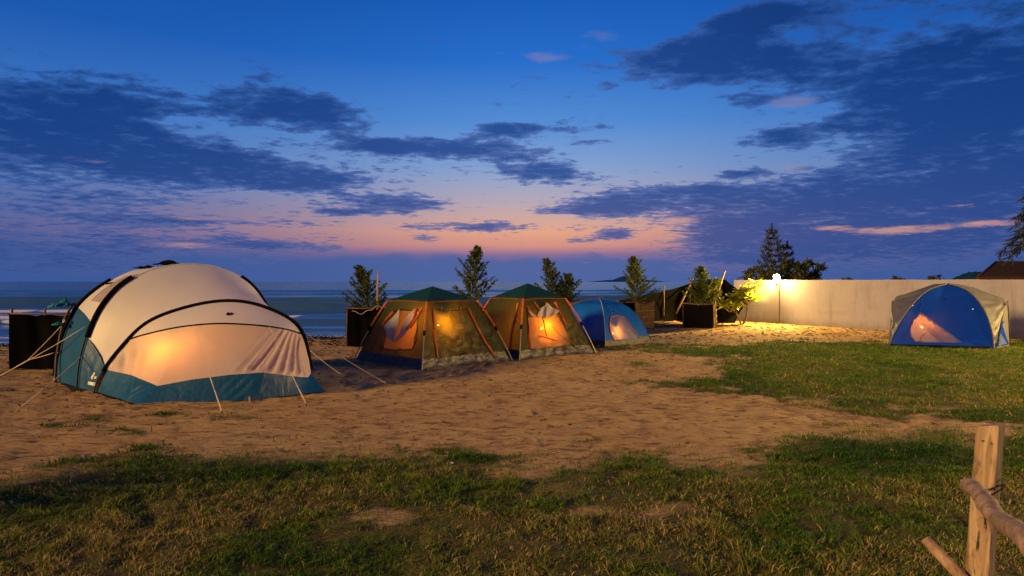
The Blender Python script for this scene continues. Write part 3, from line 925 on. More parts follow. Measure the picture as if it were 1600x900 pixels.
poly_on('crest', bvV, [[(353, 492), (356, 488), (359, 490), (362, 488.5), (366, 491.5), (362, 491.3), (361, 494), (359, 491.8), (357, 494)]], M['black'], BIG)
poly_on('crest', bvV, [[(142.5, 590), (147.5, 581.5), (149.5, 582.5), (148.5, 586), (145, 591)], [(148.5, 588), (151, 587.5), (152, 590), (150, 592.5), (147.5, 591.5)], [(143, 591.5), (146, 590.5), (146.5, 592), (143.5, 592.5)]], M['white'], BIG)
poly_on('name_patch', bvV, [[(138.5, 596), (149.5, 598), (149, 603), (138, 600.5)]], M['white'], BIG)
poly_on('name_print', bvV, [[(x, 597.2 + (x - 139) * .19), (x + 1.1, 597.4 + (x - 139) * .19), (x + 1, 600.4 + (x - 139) * .19), (x - .1, 600.2 + (x - 139) * .19)] for x in (139.8, 141.8, 143.6, 145.4, 147.4)], M['teal'], BIG, .012)


# ------------------------------------------------------------------ lanterns hanging in the tents
def lantern(p, ztop, label, r=.035):
    o = thing('lantern', label, 'lantern', (p.x, p.y, p.z - .09), 'lanterns glowing inside the tents')
    mesh('globe', *lathe([(.006, -.035 * r / .035), (r * .75, -r * .65), (r, 0), (r * .75, r * .65), (.006, r)], p, 12), M['lantern'], o)
    mesh('base', *lathe([(.03, -.09), (.034, -.06), (.02, -.04)], p, 12), M['iron'], o, False)
    mesh('cap', *lathe([(.02, .038), (.036, .05), (.012, .08)], p, 12), M['iron'], o, False)
    mesh('hook', *tube([p + Vector((0, 0, .08)), Vector((p.x, p.y, ztop))], .003, 5), M['iron'], o)
    return o


lantern(P(283, 560, 9.80), 1.2, 'lantern glowing behind the cream door of the large tunnel tent', .026)

# ------------------------------------------------------------------ green cabin tents
def cabin(label, cen, cor, kk, zc, ze, za, seed):
    """cor: front, right, back, left base corners relative to cen. Returns the thing, the wall grids and a surface to sew pieces on"""
    T_ = thing('cabin_tent', label, 'tent', (cen.x, cen.y, 0), 'green cabin tents pitched side by side')
    cor = [Vector((c[0], c[1], 0)) for c in cor]
    walls = []; T_wall = []
    for i in range(4):
        a, b = cor[i], cor[(i + 1) % 4]
        nu, nv = 56, 44
        G = np.zeros((nu, nv, 3)); uu = np.linspace(0, 1, nu); vv = np.linspace(0, 1, nv)
        for iu, u_ in enumerate(uu):
            base = a.lerp(b, u_) * (1 - .07 * math.sin(PI * u_)); topp = (a.lerp(b, u_)) * kk
            for iv, v_ in enumerate(vv):
                r_ = v_ ** 1.08
                p_ = base.lerp(topp, r_); G[iu, iv] = (cen.x + p_.x, cen.y + p_.y, .0 + ze * v_ - (.0))
        Uu, Vv = np.meshgrid(uu, vv, indexing='ij')
        w = .085 * (fbm(Uu * 3.2 + Vv * 1.5, Vv * 2.6, 4, seed + i, .6) - .5) * np.sin(PI * Uu) * np.sin(PI * np.clip(Vv, 0, 1)) ** .6
        rg_ = 1 - np.abs(2 * fbm(Uu * 7 + Vv * 4, Vv * 7 - Uu * 3, 3, seed + 50 + i, .55) - 1); w += .020 * (rg_ ** 3 - .4) * np.sin(PI * Uu) ** .5 * sstep(1.0, .6, Vv) * (.4 + .6 * (1 - Vv))
        w += .012 * np.sin((Uu - .5) * 38 * (1 + Vv) + 3 * fbm(Uu * 4, Vv * 4, 2, seed)) * sstep(.42, .05, Vv) * np.sin(PI * Uu) ** .5
        G2 = G + (gnormals(G) * np.sign(((G - np.array([cen.x, cen.y, .5])) * gnormals(G)).sum(2, keepdims=True))) * w[..., None]
        js = 6
        T_wall.append(gmesh('wall_panel', G2[:, js:], M['olive'], T_)[0])
        sk_ = G2[:, :js + 1].copy()
        sk_[:, 0] += (np.array([[*(a.lerp(b, q)).normalized(), ] for q in uu])) * .03
        sk_[:, 0, 2] = -.015
        _, _ = gmesh('skirt', sk_ + np.array([0, 0, .001]), M['skirt'], T_)
        walls.append(G2)
    # cap roof: four shallow triangles over the eaves, edges sagging a little
    capk = kk * 1.06
    for i in range(4):
        a, b = cor[i] * capk, cor[(i + 1) % 4] * capk
        nu, nv = 16, 10; G = np.zeros((nu, nv, 3))
        for iu, u_ in enumerate(np.linspace(0, 1, nu)):
            e_ = a.lerp(b, u_) * (1 - .03 * math.sin(PI * u_))
            for iv, v_ in enumerate(np.linspace(0, 1, nv)):
                z_ = ze - .045 + (za - ze + .045) * (v_ ** .93) + .02 * math.sin(PI * u_) * (1 - v_)
                G[iu, iv] = (cen.x + e_.x * (1 - v_), cen.y + e_.y * (1 - v_), z_)
        gmesh('roof_panel', G, M['teal_roof'], T_)
        mesh('roof_trim', *tube([Vector(q) - Vector((0, 0, .006)) for q in G[:, 0]], .005, 6), M['orange'], T_)
    for c in cor:
        foot = cen + c * 1.035; foot.z = -.02
        topq = cen + c * kk * 1.05 + Vector((0, 0, ze - .03)); topq.z = ze - .03
        mid = foot.lerp(topq, .55) + c.normalized() * .05
        pth = spline([foot, foot.lerp(mid, .5) + c.normalized() * .015, mid, mid.lerp(topq, .5) + c.normalized() * .015, topq], 30)
        pole = mesh('pole', *tube(pth, .0125, 8), M['metal'], T_)
        mesh('pole_sleeve', *tube(pth[16:], [.021 + .004 * math.sin(q * 1.9) for q in range(14)], 8), M['orange'], T_)
        mesh('joint', *tube(pth[14:17], .024, 8), M['black'], T_)
    return T_, T_wall, bvh_of(*walls)


c1 = Vector((-1.73, 13.92, 0))
T1, W1, bv1 = cabin('green cabin tent nearest the large tunnel tent, white flap hanging from its window', c1, [(.0, -1.60), (1.68, -.02), (.05, 1.6), (-1.66, .0)], .55, 0, 1.325, 1.60, 100)
CASTD[0] = 13
# left wall: lit window, rolled flap hanging in a V, seams
patch('window', bv1, [(627, 484), (615, 505), (603, 530), (600, 546)], [(655, 486), (653, 505), (651, 520), (646, 546)], M['tan'], T1, 14, 14, .012, None, W1[3])
mesh('window_binding', *lineon(bv1, [(596, 545), (622, 547), (645, 546), (652, 532), (653, 508)], .008, .016), M['black'], T1)
mesh('window_binding', *lineon(bv1, [(612, 488), (628, 484), (655, 487)], .010, .016), M['black'], T1)
patch('window_flap', bv1, [(627, 485), (615, 500), (602.5, 511), (606, 522), (613, 533), (616, 535)], [(627.5, 488), (626, 500), (622, 513), (619, 524), (618, 532), (617.5, 535)], M['whitecloth'], T1, 8, 22, .05, lambda a, b: .025 * math.sin(a * 9 + b * 4))
patch('window_flap', bv1, [(652, 484), (644, 492), (634, 507), (628, 520), (619, 530), (615, 534)], [(653, 486), (650, 497), (643, 514), (634, 525), (623, 534), (617, 536)], M['whitecloth'], T1, 8, 22, .06, lambda a, b: .025 * math.sin(a * 8 + b * 5))
for pth, w in [([(654, 484), (650, 499), (640, 516)], .06), ([(663, 482), (655, 497), (644, 514)], .05), ([(618, 488), (607, 500), (601, 510)], .06)]:
    mesh('flap_trim', *strip(bv1, pth, w, .055), M['orange'], T1)
# right wall: two rolled orange door ties, tie tabs, seams
mesh('door_tie', *strip(bv1, [(675, 483), (677, 510), (679, 535), (682, 560)], .055, .02), M['orange'], T1)
mesh('door_tie', *strip(bv1, [(730, 482), (742, 507), (756, 534), (772, 557)], .06, .02), M['orange'], T1)
for q in [(688, 483), (718, 483)]: mesh('tab', *strip(bv1, [(q[0], q[1] - 2.5), (q[0] + .5, q[1] + 2.5)], .045, .015, 4), M['orange'], T1)
mesh('seam', *lineon(bv1, [(676, 484), (688, 486), (718, 485), (728, 483)], .005, .01), M['black'], T1)
mesh('tie_cord', *lineon(bv1, [(674, 483), (675, 500), (677, 515)], .008, .03), M['black'], T1)
lantern(P(685, 508, 13.30), 1.3, 'lantern glowing inside the green cabin tent with the hanging cloth', .024)

c2 = Vector((.385, 15.5, 0))
T2, W2, bv2 = cabin('green cabin tent with half rolled orange-lit door, next to the small blue tent', c2, [(-.22, -1.57), (1.57, -.22), (.22, 1.57), (-1.57, .22)], .54, 0, 1.34, 1.66, 140)
CASTD[0] = 15
patch('door_mesh', bv2, [(823, 497), (824, 515), (826, 535), (830, 546)], [(868, 490), (877, 505), (886, 522), (893, 538)], M['tan'], T2, 18, 14, .012, None, W2[0])
# pale cloth hanging over the rolled-down door in two peaks
patch('door_cloth', bv2, [(824, 485), (826, 490), (830, 494)], [(836, 496.5), (836, 496.6), (836, 497)], M['whitecloth'], T2, 6, 8, .04)
patch('door_cloth', bv2, [(842, 483), (839, 490), (836, 497)], [(853, 476), (851, 487), (850, 496)], M['whitecloth'], T2, 8, 10, .05, lambda a, b: .02 * math.sin(a * 7))
patch('door_cloth', bv2, [(853, 475), (851, 486), (850, 496)], [(871, 488), (868, 490), (862, 494)], M['whitecloth'], T2, 10, 10, .05, lambda a, b: .02 * math.sin(a * 7 + 1))
for pth, w in [([(811, 474), (806, 498), (801, 523), (798, 546)], .055), ([(822, 478), (829, 490), (836, 495)], .06), ([(825, 505), (826, 525), (828, 546)], .05), ([(833, 472), (838, 479), (842, 484)], .05),
               ([(866, 472), (872, 487), (883, 508)], .06), ([(853, 473), (853, 477)], .05)]:
    mesh('door_tie', *strip(bv2, pth, w, .022), M['orange'], T2)
mesh('door_cord', *lineon(bv2, [(847, 496), (850, 510), (853, 526)], .012, .02), M['darkmetal'], T2)
mesh('door_binding', *lineon(bv2, [(822, 477), (824, 500), (825, 520), (829, 546)], .010, .018), M['black'], T2)
mesh('seam', *lineon(bv2, [(862, 510), (875, 524), (890, 536), (905, 547)], .006, .012), M['black'], T2)
mesh('strap', *strip(bv2, [(840, 525), (855, 528), (870, 533)], .03, .016), M['orange'], T2)
lantern(P(846, 513, 14.95), 1.3, 'lantern glowing in the green cabin tent with the half rolled door', .026)

# ------------------------------------------------------------------ small blue dome tent
T3 = thing('dome_tent', 'small bright blue dome tent beside the green cabin tents', 'tent', (2.42, 17.93, 0))
c3 = np.array([2.44, 17.93]); cor3 = [np.array(q) for q in [(-.03, -1.43), (1.43, -.03), (.03, 1.43), (-1.43, .03)]]
prof_r = np.array([1, .955, .87, .75, .6, .42, .22, 0.0]); prof_z = np.array([0, .22, .48, .72, .93, 1.08, 1.17, 1.20])


def dome_prof(n):
    c = spline([(a_, 0, b_) for a_, b_ in zip(prof_r, prof_z)], n); return c[:, 0], c[:, 2]


g3 = []; W3 = []
for i in range(4):
    a_, b_ = cor3[i], cor3[(i + 1) % 4]
    nu, nv = 26, 30; r_, z_ = dome_prof(nv); uu = np.linspace(0, 1, nu)
    G = np.zeros((nu, nv, 3))
    e_ = a_[None] * (1 - uu[:, None]) + b_[None] * uu[:, None]
    pull = 1 - .05 * np.sin(PI * uu)[:, None] * np.linspace(1, 0, nv)[None]
    G[..., :2] = c3 + e_[:, None] * r_[None, :, None] * pull[..., None]; G[..., 2] = z_
    Uu, Vv = np.meshgrid(uu, np.linspace(0, 1, nv), indexing='ij')
    w = .035 * (fbm(Uu * 2.6, Vv * 3, 4, 170 + i) - .5) * np.sin(PI * Uu) * sstep(0, .1, Vv) * sstep(1, .8, Vv)
    w += .008 * np.sin((Uu - .3 + Vv * .9) * 40) * sstep(.5, .1, Vv) * np.sin(PI * Uu)
    N = gnormals(G); N *= np.sign(((G - np.array([c3[0], c3[1], .3])) * N).sum(2, keepdims=True))
    G = G + N * w[..., None]
    w3 = gmesh('wall_panel', G[:, 3:], M['blue'], T3)[0]; W3.append(w3); s_ = G[:, :4].copy(); s_[:, 0, 2] = -.02
    gmesh('skirt', s_, M['skirt'], T3); g3.append(G)
    pl_ = [Vector((c3[0] + a_[0] * q * 1.01, c3[1] + a_[1] * q * 1.01, zq + .012)) for q, zq in zip(r_, z_)]
    mesh('pole', *tube(pl_, .011, 6), M['metal'] if i == 0 else M['blue'], T3)
    # little cap at the crown
    nu, nv = 8, 5; G = np.zeros((nu, nv, 3))
    for iu, u_ in enumerate(np.linspace(0, 1, nu)):
        e2 = (a_ * (1 - u_) + b_ * u_)
        for iv, v_ in enumerate(np.linspace(0, 1, nv)):
            G[iu, iv] = (c3[0] + e2[0] * .42 * (1 - v_), c3[1] + e2[1] * .42 * (1 - v_), 1.10 + .13 * v_ + .02 * math.sin(PI * u_) * (1 - v_))
    gmesh('crown_cap', G, M['blue'], T3)
bv3 = bvh_of(*g3); CASTD[0] = 17
patch('door_mesh', bv3, [(953, 495), (951.5, 508), (953, 520), (959.5, 533)], [(975.5, 495.8), (982, 506), (990, 518), (998, 529.5)], M['bluenet'], T3, 14, 12, .012, None, W3[0])
mesh('door_zip', *lineon(bv3, [(959.5, 533), (953, 520), (951.5, 508), (953, 496), (962, 493.5), (975.5, 495.8), (986, 512), (998, 529.5)], .014, .016, 40), M['orange'], T3)
poly_on('crest', bv3, [[(955.5, 487), (958, 485.8), (960, 485), (959, 487), (957, 488)]], M['black'], T3)
guy(P(1014, 535, 17.85) + Vector((-.1, 0, .05)), GP(1027, 537), .006, 0, T3)
mesh('peg', *tube([GP(945, 544) + Vector((0, 0, -.03)), GP(945, 544) + Vector((0, 0, .09))], .014, 6), M['bamboo'], T3)
lantern(P(957, 520, 17.15), .95, 'lantern glowing behind the mesh door of the small blue dome tent', .0145)

# ------------------------------------------------------------------ right-hand tent: royal blue front under a grey flysheet
T4 = thing('flysheet_tent', 'royal blue dome tent with grey flysheet standing on grass before the white wall', 'tent', (11.6, 17.2, 0))
AL = spline([P(1388, 541.5, 16.80), P(1400, 513, 16.85), P(1420, 482, 16.98), P(1448, 455, 17.15), P(1480, 443.5, 17.25)], 40)
AR = spline([P(1553, 547.5, 15.88), P(1549, 517, 16.1), P(1536, 483, 16.5), P(1512, 455, 16.95), P(1480, 443.5, 17.25)], 40)
arch = np.vstack([AL, AR[::-1][1:]])
na = len(arch)
base4 = resample([P(1388, 541.5, 16.80), GP(1470, 546), P(1553, 547.5, 15.88)], na); base4[:, 2] = 0
tt = np.linspace(0, 1, 26)[None, :, None]
g4 = arch[:, None] * (1 - tt) + base4[:, None] * tt
U = np.linspace(0, 1, na)[:, None]; T = np.linspace(0, 1, 26)[None]
F4, g4 = gmesh('front_panel', g4, M['navy'], T4, .03 * (fbm(U * 4, T * 3, 3, 200) - .5) * np.sin(PI * T) * np.sin(PI * U) - .07 * np.sin(PI * T) * np.sin(PI * U), EYE)
bv4 = bvh_of(g4); CASTD[0] = 16.5
M['bluedoor'] = cloth('pale lilac inner door', (.07, .10, .38), .5, (.62, .42, .44, 1), .016, wr=.4)
patch('door_mesh', bv4, [(1438, 487), (1428, 500), (1421.5, 515), (1424, 527), (1431, 535)], [(1439, 488), (1456, 500), (1473, 513), (1490, 525), (1503, 536)], M['bluedoor'], T4, 22, 20, .012, None, F4)
patch('groundsheet_edge', bv4, [(1389, 538), (1388.5, 543)], [(1549, 542), (1550, 548)], M['black'], T4, 22, 4, .014)
mesh('seam', *lineon(bv4, [(1441, 474), (1436, 489), (1424, 505), (1412, 527)], .008, .012), M['navy'], T4)
mesh('zip_pull', *lineon(bv4, [(1437, 532), (1441, 525), (1446, 521)], .006, .02), M['black'], T4)
for q in [(1425, 478), (1520, 484), (1475, 468)]: mesh('toggle', *lathe([(.012, -.015), (.02, 0), (.012, .015)], cast(bv4, *q, .03), 8), M['white'] if q[0] < 1521 and q[0] != 1475 else M['black'], T4)
eaveL, eaveR = P(1395, 471, 17.7), P(1573.5, 471, 17.05)
ridR = np.vstack([resample([P(1480, 442.5, 17.3), P(1502, 445.2, 17.35), P(1525, 450, 17.35), P(1554, 462, 17.2), eaveR], 24), resample([eaveR, P(1565, 497, 16.6), P(1554, 548, 15.86)], 17)[1:]])
ridL = np.vstack([resample([P(1480, 442.5, 17.3), P(1460, 444.5, 17.45), P(1439, 452, 17.55), P(1416, 460.5, 17.65), eaveL], 24), resample([eaveL, P(1391, 505, 17.3), P(1387.5, 542, 16.78)], 17)[1:]])
for arc, rid, eave, nm, sd in [(AR[::-1], ridR, eaveR, 'flysheet', 1), (AL[::-1], ridL, eaveL, 'flysheet', 2)]:
    t = np.linspace(0, 1, 24)[None, :, None]
    a40 = resample(arc, 40); r40 = rid
    G = a40[:, None] * (1 - t) + r40[:, None] * t
    U = np.linspace(0, 1, 40)[:, None]; T = np.linspace(0, 1, 24)[None]
    rel = G - np.array(eave); rd = np.linalg.norm(rel, axis=2)
    an = np.arctan2(rel[..., 2], np.hypot(rel[..., 0], rel[..., 1]) * np.sign(rel[..., 0]))
    fol = (1 - np.abs(np.sin(an * 12 + 1.5 * fbm(an * 4, rd, 2, 50))) ** .7) * .12 * np.exp(-rd / .6) * sstep(0, .12, rd)
    fol += .016 * np.sin(U * 60 + T * 4) * sstep(.5, .9, U) * np.sin(PI * T)
    fol += .05 * (fbm(U * 5, T * 4, 4, 210 + sd) - .5) * np.sin(PI * T)
    gmesh(nm, G, M['fly'], T4, fol - .03 * np.sin(PI * T), EYE)
    mesh('fly_hem', *tube(outw(a40, .0) + np.array([0, -.02, .012]), .016, 6), M['fly'], T4)
# right end: lit side wall with an open triangle, blue inner and pale groundsheet behind it
rb = GP(1577.5, 541); rb.z = 0
side4 = np.array(eaveR)[None, None] * (1 - tt[:, :, :]) + resample([P(1554, 548, 15.86), rb], 12)[:, None] * tt
_, gs4 = gmesh('side_panel', side4, M['fly'], T4); bvs = bvh_of(gs4); CASTD[0] = 16.6
patch('side_vent', bvs, [(1563.5, 501), (1558, 522), (1552.5, 543)], [(1564, 502), (1570, 522), (1576, 538)], M['navy'], T4, 8, 8, .012)
patch('side_vent', bvs, [(1561.5, 521), (1556, 532), (1552, 541)], [(1562.5, 522), (1568, 530), (1572, 537)], M['bluenet'], T4, 8, 8, .02)
rear = resample([P(1392, 538, 18.6), GP(1490, 530), Vector((13.9, 18.6, 0))], 48); rear[:, 2] = -.02
rtop = np.vstack([ridL[:24][::-1], ridR[:24][1:], ])
rtop = resample(rtop, 48)
t = np.linspace(0, 1, 12)[None, :, None]
gmesh('rear_panel', rtop[:, None] * (1 - t) + rear[:, None] * t, M['fly'], T4)
mesh('pole', *tube([eaveR + Vector((.02, 0, .02)), P(1576.5, 505, 17.05), rb + Vector((.02, 0, 0))], .012, 6), M['darkmetal'], T4)
lb = P(1389, 520, 17.3)
mesh('pole', *tube([eaveL + Vector((-.02, 0, .02)), P(1392, 500, 17.4), Vector((lb.x - .05, 17.2, 0))], .012, 6), M['darkmetal'], T4)
lantern(P(1441, 511, 17.0), 1.2, 'lantern glowing in the royal blue tent with grey flysheet', .019)

# ------------------------------------------------------------------ white boundary wall
wa, wb = Vector((10.3, 27.0, 0)), Vector((15.0, 19.0, 0)); wd = (wb - wa).normalized(); wn = Vector((wd.y, -wd.x, 0))   # wn faces away from the sea
if wn.y > 0: wn = -wn
p0 = wa - wd * 1.1; p1 = wb + wd * 16
wall = MB()
nW = 60
for i in range(nW):
    pass
pts = [p0.lerp(p1, i / 60) for i in range(61)]
V, Fc = [], []
for i, p in enumerate(pts):
    zt = 1.765 + .006 * math.sin(i * 1.3) + .004 * math.sin(i * 3.1)
    f0, f1 = p + wn * .075, p - wn * .075
    V += [(f0.x, f0.y, -.3), (f0.x, f0.y, zt), (f1.x, f1.y, zt), (f1.x, f1.y, -.3)]
for i in range(60):
    for j in range(3): Fc.append((i * 4 + j, i * 4 + j + 1, (i + 1) * 4 + j + 1, (i + 1) * 4 + j))
Fc += [(0, 1, 2, 3), (240, 243, 242, 241)]
WALL = mesh('boundary_wall', V, Fc, M['wall'], None, False)
tag(WALL, 'long plain white rendered wall closing the camp on the right', 'wall')


def wallpt(px, z=0, off=.075):
    q = (px - 800) / F
    t_ = (q * wa.y - wa.x) / (wd.x - q * wd.y); p = wa + wd * t_ + wn * off; p.z = z; return p


# ------------------------------------------------------------------ wall lamps (one seen, two assumed and added further along the wall outside the frame)
def wall_lamp(foot, label, rw=.14, rh=.17, lens='lampglass'):
    o = thing('wall_lamp', label, 'lamp', (foot.x, foot.y, 0), 'lamps along the white wall')
    z0 = 1.66; lx = foot + wn * .20 + wd * .02
    mesh('pipe', *tube([foot + wn * .02, foot + wn * .02 + Vector((0, 0, 1.82))], .014, 6), M['iron'], o)
    mesh('bracket', *tube([foot + wn * .02 + Vector((0, 0, 1.55)), lx + Vector((0, 0, 1.52))], .012, 6), M['iron'], o)
    mesh('clip', *lathe([(.03, 0), (.035, .03), (.03, .06)], foot + wn * .025 + Vector((0, 0, 1.28)), 8), M['iron'], o)
    mesh('holder', *lathe([(.03, -.10), (.055, -.04), (.06, 0)], lx + Vector((0, 0, z0)), 12), M['iron'], o)
    for nm_, sg_, mt_ in (('lens', 1, lens), ('rear_glow', -1, 'lampback')):  # the rear half is added to light the wall and trees
        V_, F_ = [], []
        for i in range(6):
            for j in range(16):
                th = PI / 2 * i / 5; ph = 2 * PI * j / 16
                V_.append(lx + Vector((0, 0, z0 + .17)) + wd * (rw * math.sin(th) * math.cos(ph)) + Vector((0, 0, rh * math.sin(th) * math.sin(ph))) + wn * (sg_ * .07 * math.cos(th) + sg_ * .002))
        for i in range(5):
            for j in range(16):
                q = (j + 1) % 16; F_.append((i * 16 + j, i * 16 + q, (i + 1) * 16 + q, (i + 1) * 16 + j))
        mesh(nm_, V_, F_, M[mt_], o)
    return o


wall_lamp(wallpt(1220), 'glaring lamp on a thin pipe against the white wall beside the leafy tree')
wall_lamp(wa + wd * 13.6 + wn * .075, 'assumed wall lamp beyond the royal blue tent, added outside the view')  # assumed lamp, added to light the grass and the tent's right side
wall_lamp(wa + wd * 21.5 + wn * .075, 'large assumed flood lamp on the wall furthest from the leafy tree, added outside the view', .26, .30, 'added_flood')  # assumed lamp, added and enlarged to light the right sides of the tents
# ------------------------------------------------------------------ vegetation builders
def tone_attr(o, vals):
    a = o.data.attributes.new('tone', 'FLOAT', 'POINT'); a.data.foreach_set('value', np.asarray(vals, np.float32))


def blade_mesh(name, B, D, Wd, mat, parent, tone, curve=None):
    """many thin leaf blades: bases B, end vectors D, widths Wd; curve bends the middle"""
    B, D = np.asarray(B, float), np.asarray(D, float); n = len(B); Wd = np.asarray(Wd, float)
    r = RNG.normal(size=(n, 3)); sd = np.cross(D, r); l = np.linalg.norm(sd, axis=1, keepdims=True); l[l < 1e-9] = 1; sd = sd / l * Wd[:, None] * .5
    mid = B + D * .55 + (curve * .25 if curve is not None else 0)
    tip = B + D + (curve if curve is not None else 0)
    V = np.stack([B - sd * .5, B + sd * .5, mid + sd, mid - sd, tip + sd * .25, tip - sd * .25], 1).reshape(-1, 3)
    i = np.arange(n) * 6
    Fq = np.concatenate([np.stack([i, i + 1, i + 2, i + 3], 1), np.stack([i + 3, i + 2, i + 4, i + 5], 1)])
    me = bpy.data.meshes.new(name); fast_mesh(me, V, Fq); me.materials.append(mat)
    o = bpy.data.objects.new(name, me); C.objects.link(o); place(o, parent)
    tone_attr(o, np.repeat(tone, 6)); return o


def casuarina(base, top, label, spread, seed, nb=46, low=.36, group='young casuarina trees in net planters', mat='needles', second=None, blade=.16):
    rg = np.random.default_rng(seed)
    o = thing('casuarina_tree', label, 'tree', tuple(base), group)
    base, top = np.array(base, float), np.array(top, float)
    axes = [(base, top, spread, nb)]
    if second: axes.append((base + (top - base) * .10, np.array(second, float), spread * 1.05, int(nb * .7)))
    tr = MB(); B, Dv, Wd, Tn, Cv = [], [], [], [], []
    for b_, t_, sp, n_ in axes:
        H = np.linalg.norm(t_ - b_)
        bend = np.array([rg.normal() * .04, rg.normal() * .04, 0]) * H
        ax = [b_ + (t_ - b_) * s + bend * math.sin(PI * s) for s in np.linspace(0, 1, 9)]
        tr.tube(ax, [max(.004, .028 * H / 2.4 * (1 - s) ** .8) for s in np.linspace(0, 1, 9)], 6)
        ga = rg.uniform(0, 6)
        n_ = int(n_ * 1.1)
        for i in range(n_):
            s = low + (1 - low) * (i / n_) ** .9
            ga += 2.4 + rg.normal() * .3
            sq = (s - low) / (1 - low); ln = sp * 1.15 * (1 - sq) ** .85 * rg.uniform(.45, 1.15) + .07
            upa = math.radians(rg.uniform(12, 40) + 26 * sq)
            d = np.array([math.cos(ga) * math.cos(upa), math.sin(ga) * math.cos(upa), math.sin(upa)])
            p = b_ + (t_ - b_) * s + bend * math.sin(PI * s)
            path = [p + d * ln * q + np.array([0, 0, .10 * ln * (q * q - q)]) + np.array([0, 0, .18 * ln * q * q]) for q in np.linspace(0, 1, 5)]
            tr.tube(path, [.007, .006, .005, .004, .002], 4, False)
            nl = int(22 + 120 * ln)
            tb = rg.uniform(0, .5)
            for j in range(nl):
                q = rg.uniform(.12, 1.0); c_ = p + d * ln * q + np.array([0, 0, .18 * ln * q * q])
                dv = d * rg.uniform(.5, 1.0) + rg.normal(size=3) * .42 + np.array([0, 0, .15])
                dv = dv / np.linalg.norm(dv) * blade * rg.uniform(.5, 1.1) * (1 - .35 * q)
                B.append(c_); Dv.append(dv); Wd.append(rg.uniform(.016, .032)); Tn.append(np.clip(tb + rg.uniform(0, .6), 0, 1)); Cv.append(np.array([0, 0, -.02]))
        for j in range(24):     # leader
            s = rg.uniform(.86, 1.0); c_ = b_ + (t_ - b_) * s + bend * math.sin(PI * s)
            dv = np.array([rg.normal() * .4, rg.normal() * .4, 1]); B.append(c_); Dv.append(dv / np.linalg.norm(dv) * .13); Wd.append(.014); Tn.append(.5); Cv.append(np.zeros(3))
    tr.build('trunk', M['trunk'], o)
    blade_mesh('crown', B, Dv, Wd, M[mat], o, Tn, np.array(Cv))
    return o


def planter(cen, w, dpt, h, rot, label, netmat='net', slats=None, seed=1):
    """knee-high square screen of shade net round a young tree: four stakes, rails, four net sides"""
    o = thing('net_planter', label, 'planter', (cen[0], cen[1], 0), 'net screens round the young trees')
    R = Matrix.Rotation(rot, 3, 'Z'); c = Vector((cen[0], cen[1], 0))
    cs = [c + R @ Vector((sx_ * w / 2, sy_ * dpt / 2, 0)) for sx_, sy_ in [(-1, -1), (1, -1), (1, 1), (-1, 1)]]
    rg = random.Random(seed)
    hs = [h + rg.uniform(-.03, .05) for _ in cs]
    for q, hh in zip(cs, hs):
        mesh('stake', *tube([q - Vector((0, 0, .1)), q + Vector((rg.uniform(-.03, .03), rg.uniform(-.02, .02), hh + rg.uniform(.02, .11)))], .020, 6), M['stick'], o)
    for i in range(4):
        a_, b_ = cs[i], cs[(i + 1) % 4]; ha, hb = hs[i] - .02, hs[(i + 1) % 4] - .02
        nu, nv = 30, 12; G = np.zeros((nu, nv, 3)); out = ((a_ + b_) / 2 - c).normalized()
        for iu in range(nu):
            for iv in range(nv):
                u_, v_ = iu / (nu - 1), iv / (nv - 1)
                p = a_.lerp(b_, u_) + out * (.03 + .09 * (float(vnoise(u_ * 5, v_ * 1.6, seed + i)) - .5) * math.sin(PI * min(1, max(0, u_))) + .02 * math.sin(u_ * 23 + v_ * 2 + seed) * math.sin(PI * u_) - .05 * math.sin(PI * u_))
                sagz = .13 * math.sin(PI * u_) * rg.uniform(.8, 1) if iv == nv - 1 else 0
                G[iu, iv] = (p.x, p.y, .02 + ((ha * (1 - u_) + hb * u_) - .02) * v_ - sagz * .5)
        m_ = M[netmat]
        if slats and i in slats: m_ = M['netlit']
        gmesh('net_side', G, m_, o)
        mesh('rail', *tube([a_ + Vector((0, 0, ha)) + out * .03 - (b_ - a_) * .04, (a_ + b_) / 2 + Vector((0, 0, (ha + hb) / 2 - .02)) + out * .025, b_ + Vector((0, 0, hb)) + out * .03 + (b_ - a_) * .05], .013, 6), M['stick'], o)
        if slats and i in slats:
            for q in (.22, .45, .68):
                mesh('lath', *tube([a_ + Vector((0, 0, ha * q)) + out * .05, b_ + Vector((0, 0, hb * q + .02)) + out * .05], .012, 5), M['bamboo'], o)
            for q in (.3, .62):
                p = a_.lerp(b_, q) + out * .055
                mesh('lath', *tube([p + Vector((0, 0, .02)), p + Vector((.01, 0, h * (1.0 if q < .5 else .45)))], .013, 5), M['bamboo'], o)
    a_, b_ = cs[0] + Vector((0, 0, hs[0])), cs[1] + Vector((0, 0, hs[1])); ou = (cs[0] - cs[3]).normalized() * .05
    cd = [a_.lerp(b_, s_) + ou + Vector((0, 0, .025 * math.sin(s_ * 25 + seed) - .16 * math.sin(PI * min(1, s_ * 1.6)) * (s_ < .62))) for s_ in np.linspace(.12, .9, 26)]
    if seed == 3: mesh('cord', *tube(cd, .007, 5), M['rope'] if seed % 2 else M['stick'], o)
    return o


M['netlit'] = plain('brown woven reed screen', (.16, .10, .045), .9, .4, 22, .8, .02)  # brown copy of the black net: light shining through put into its colour
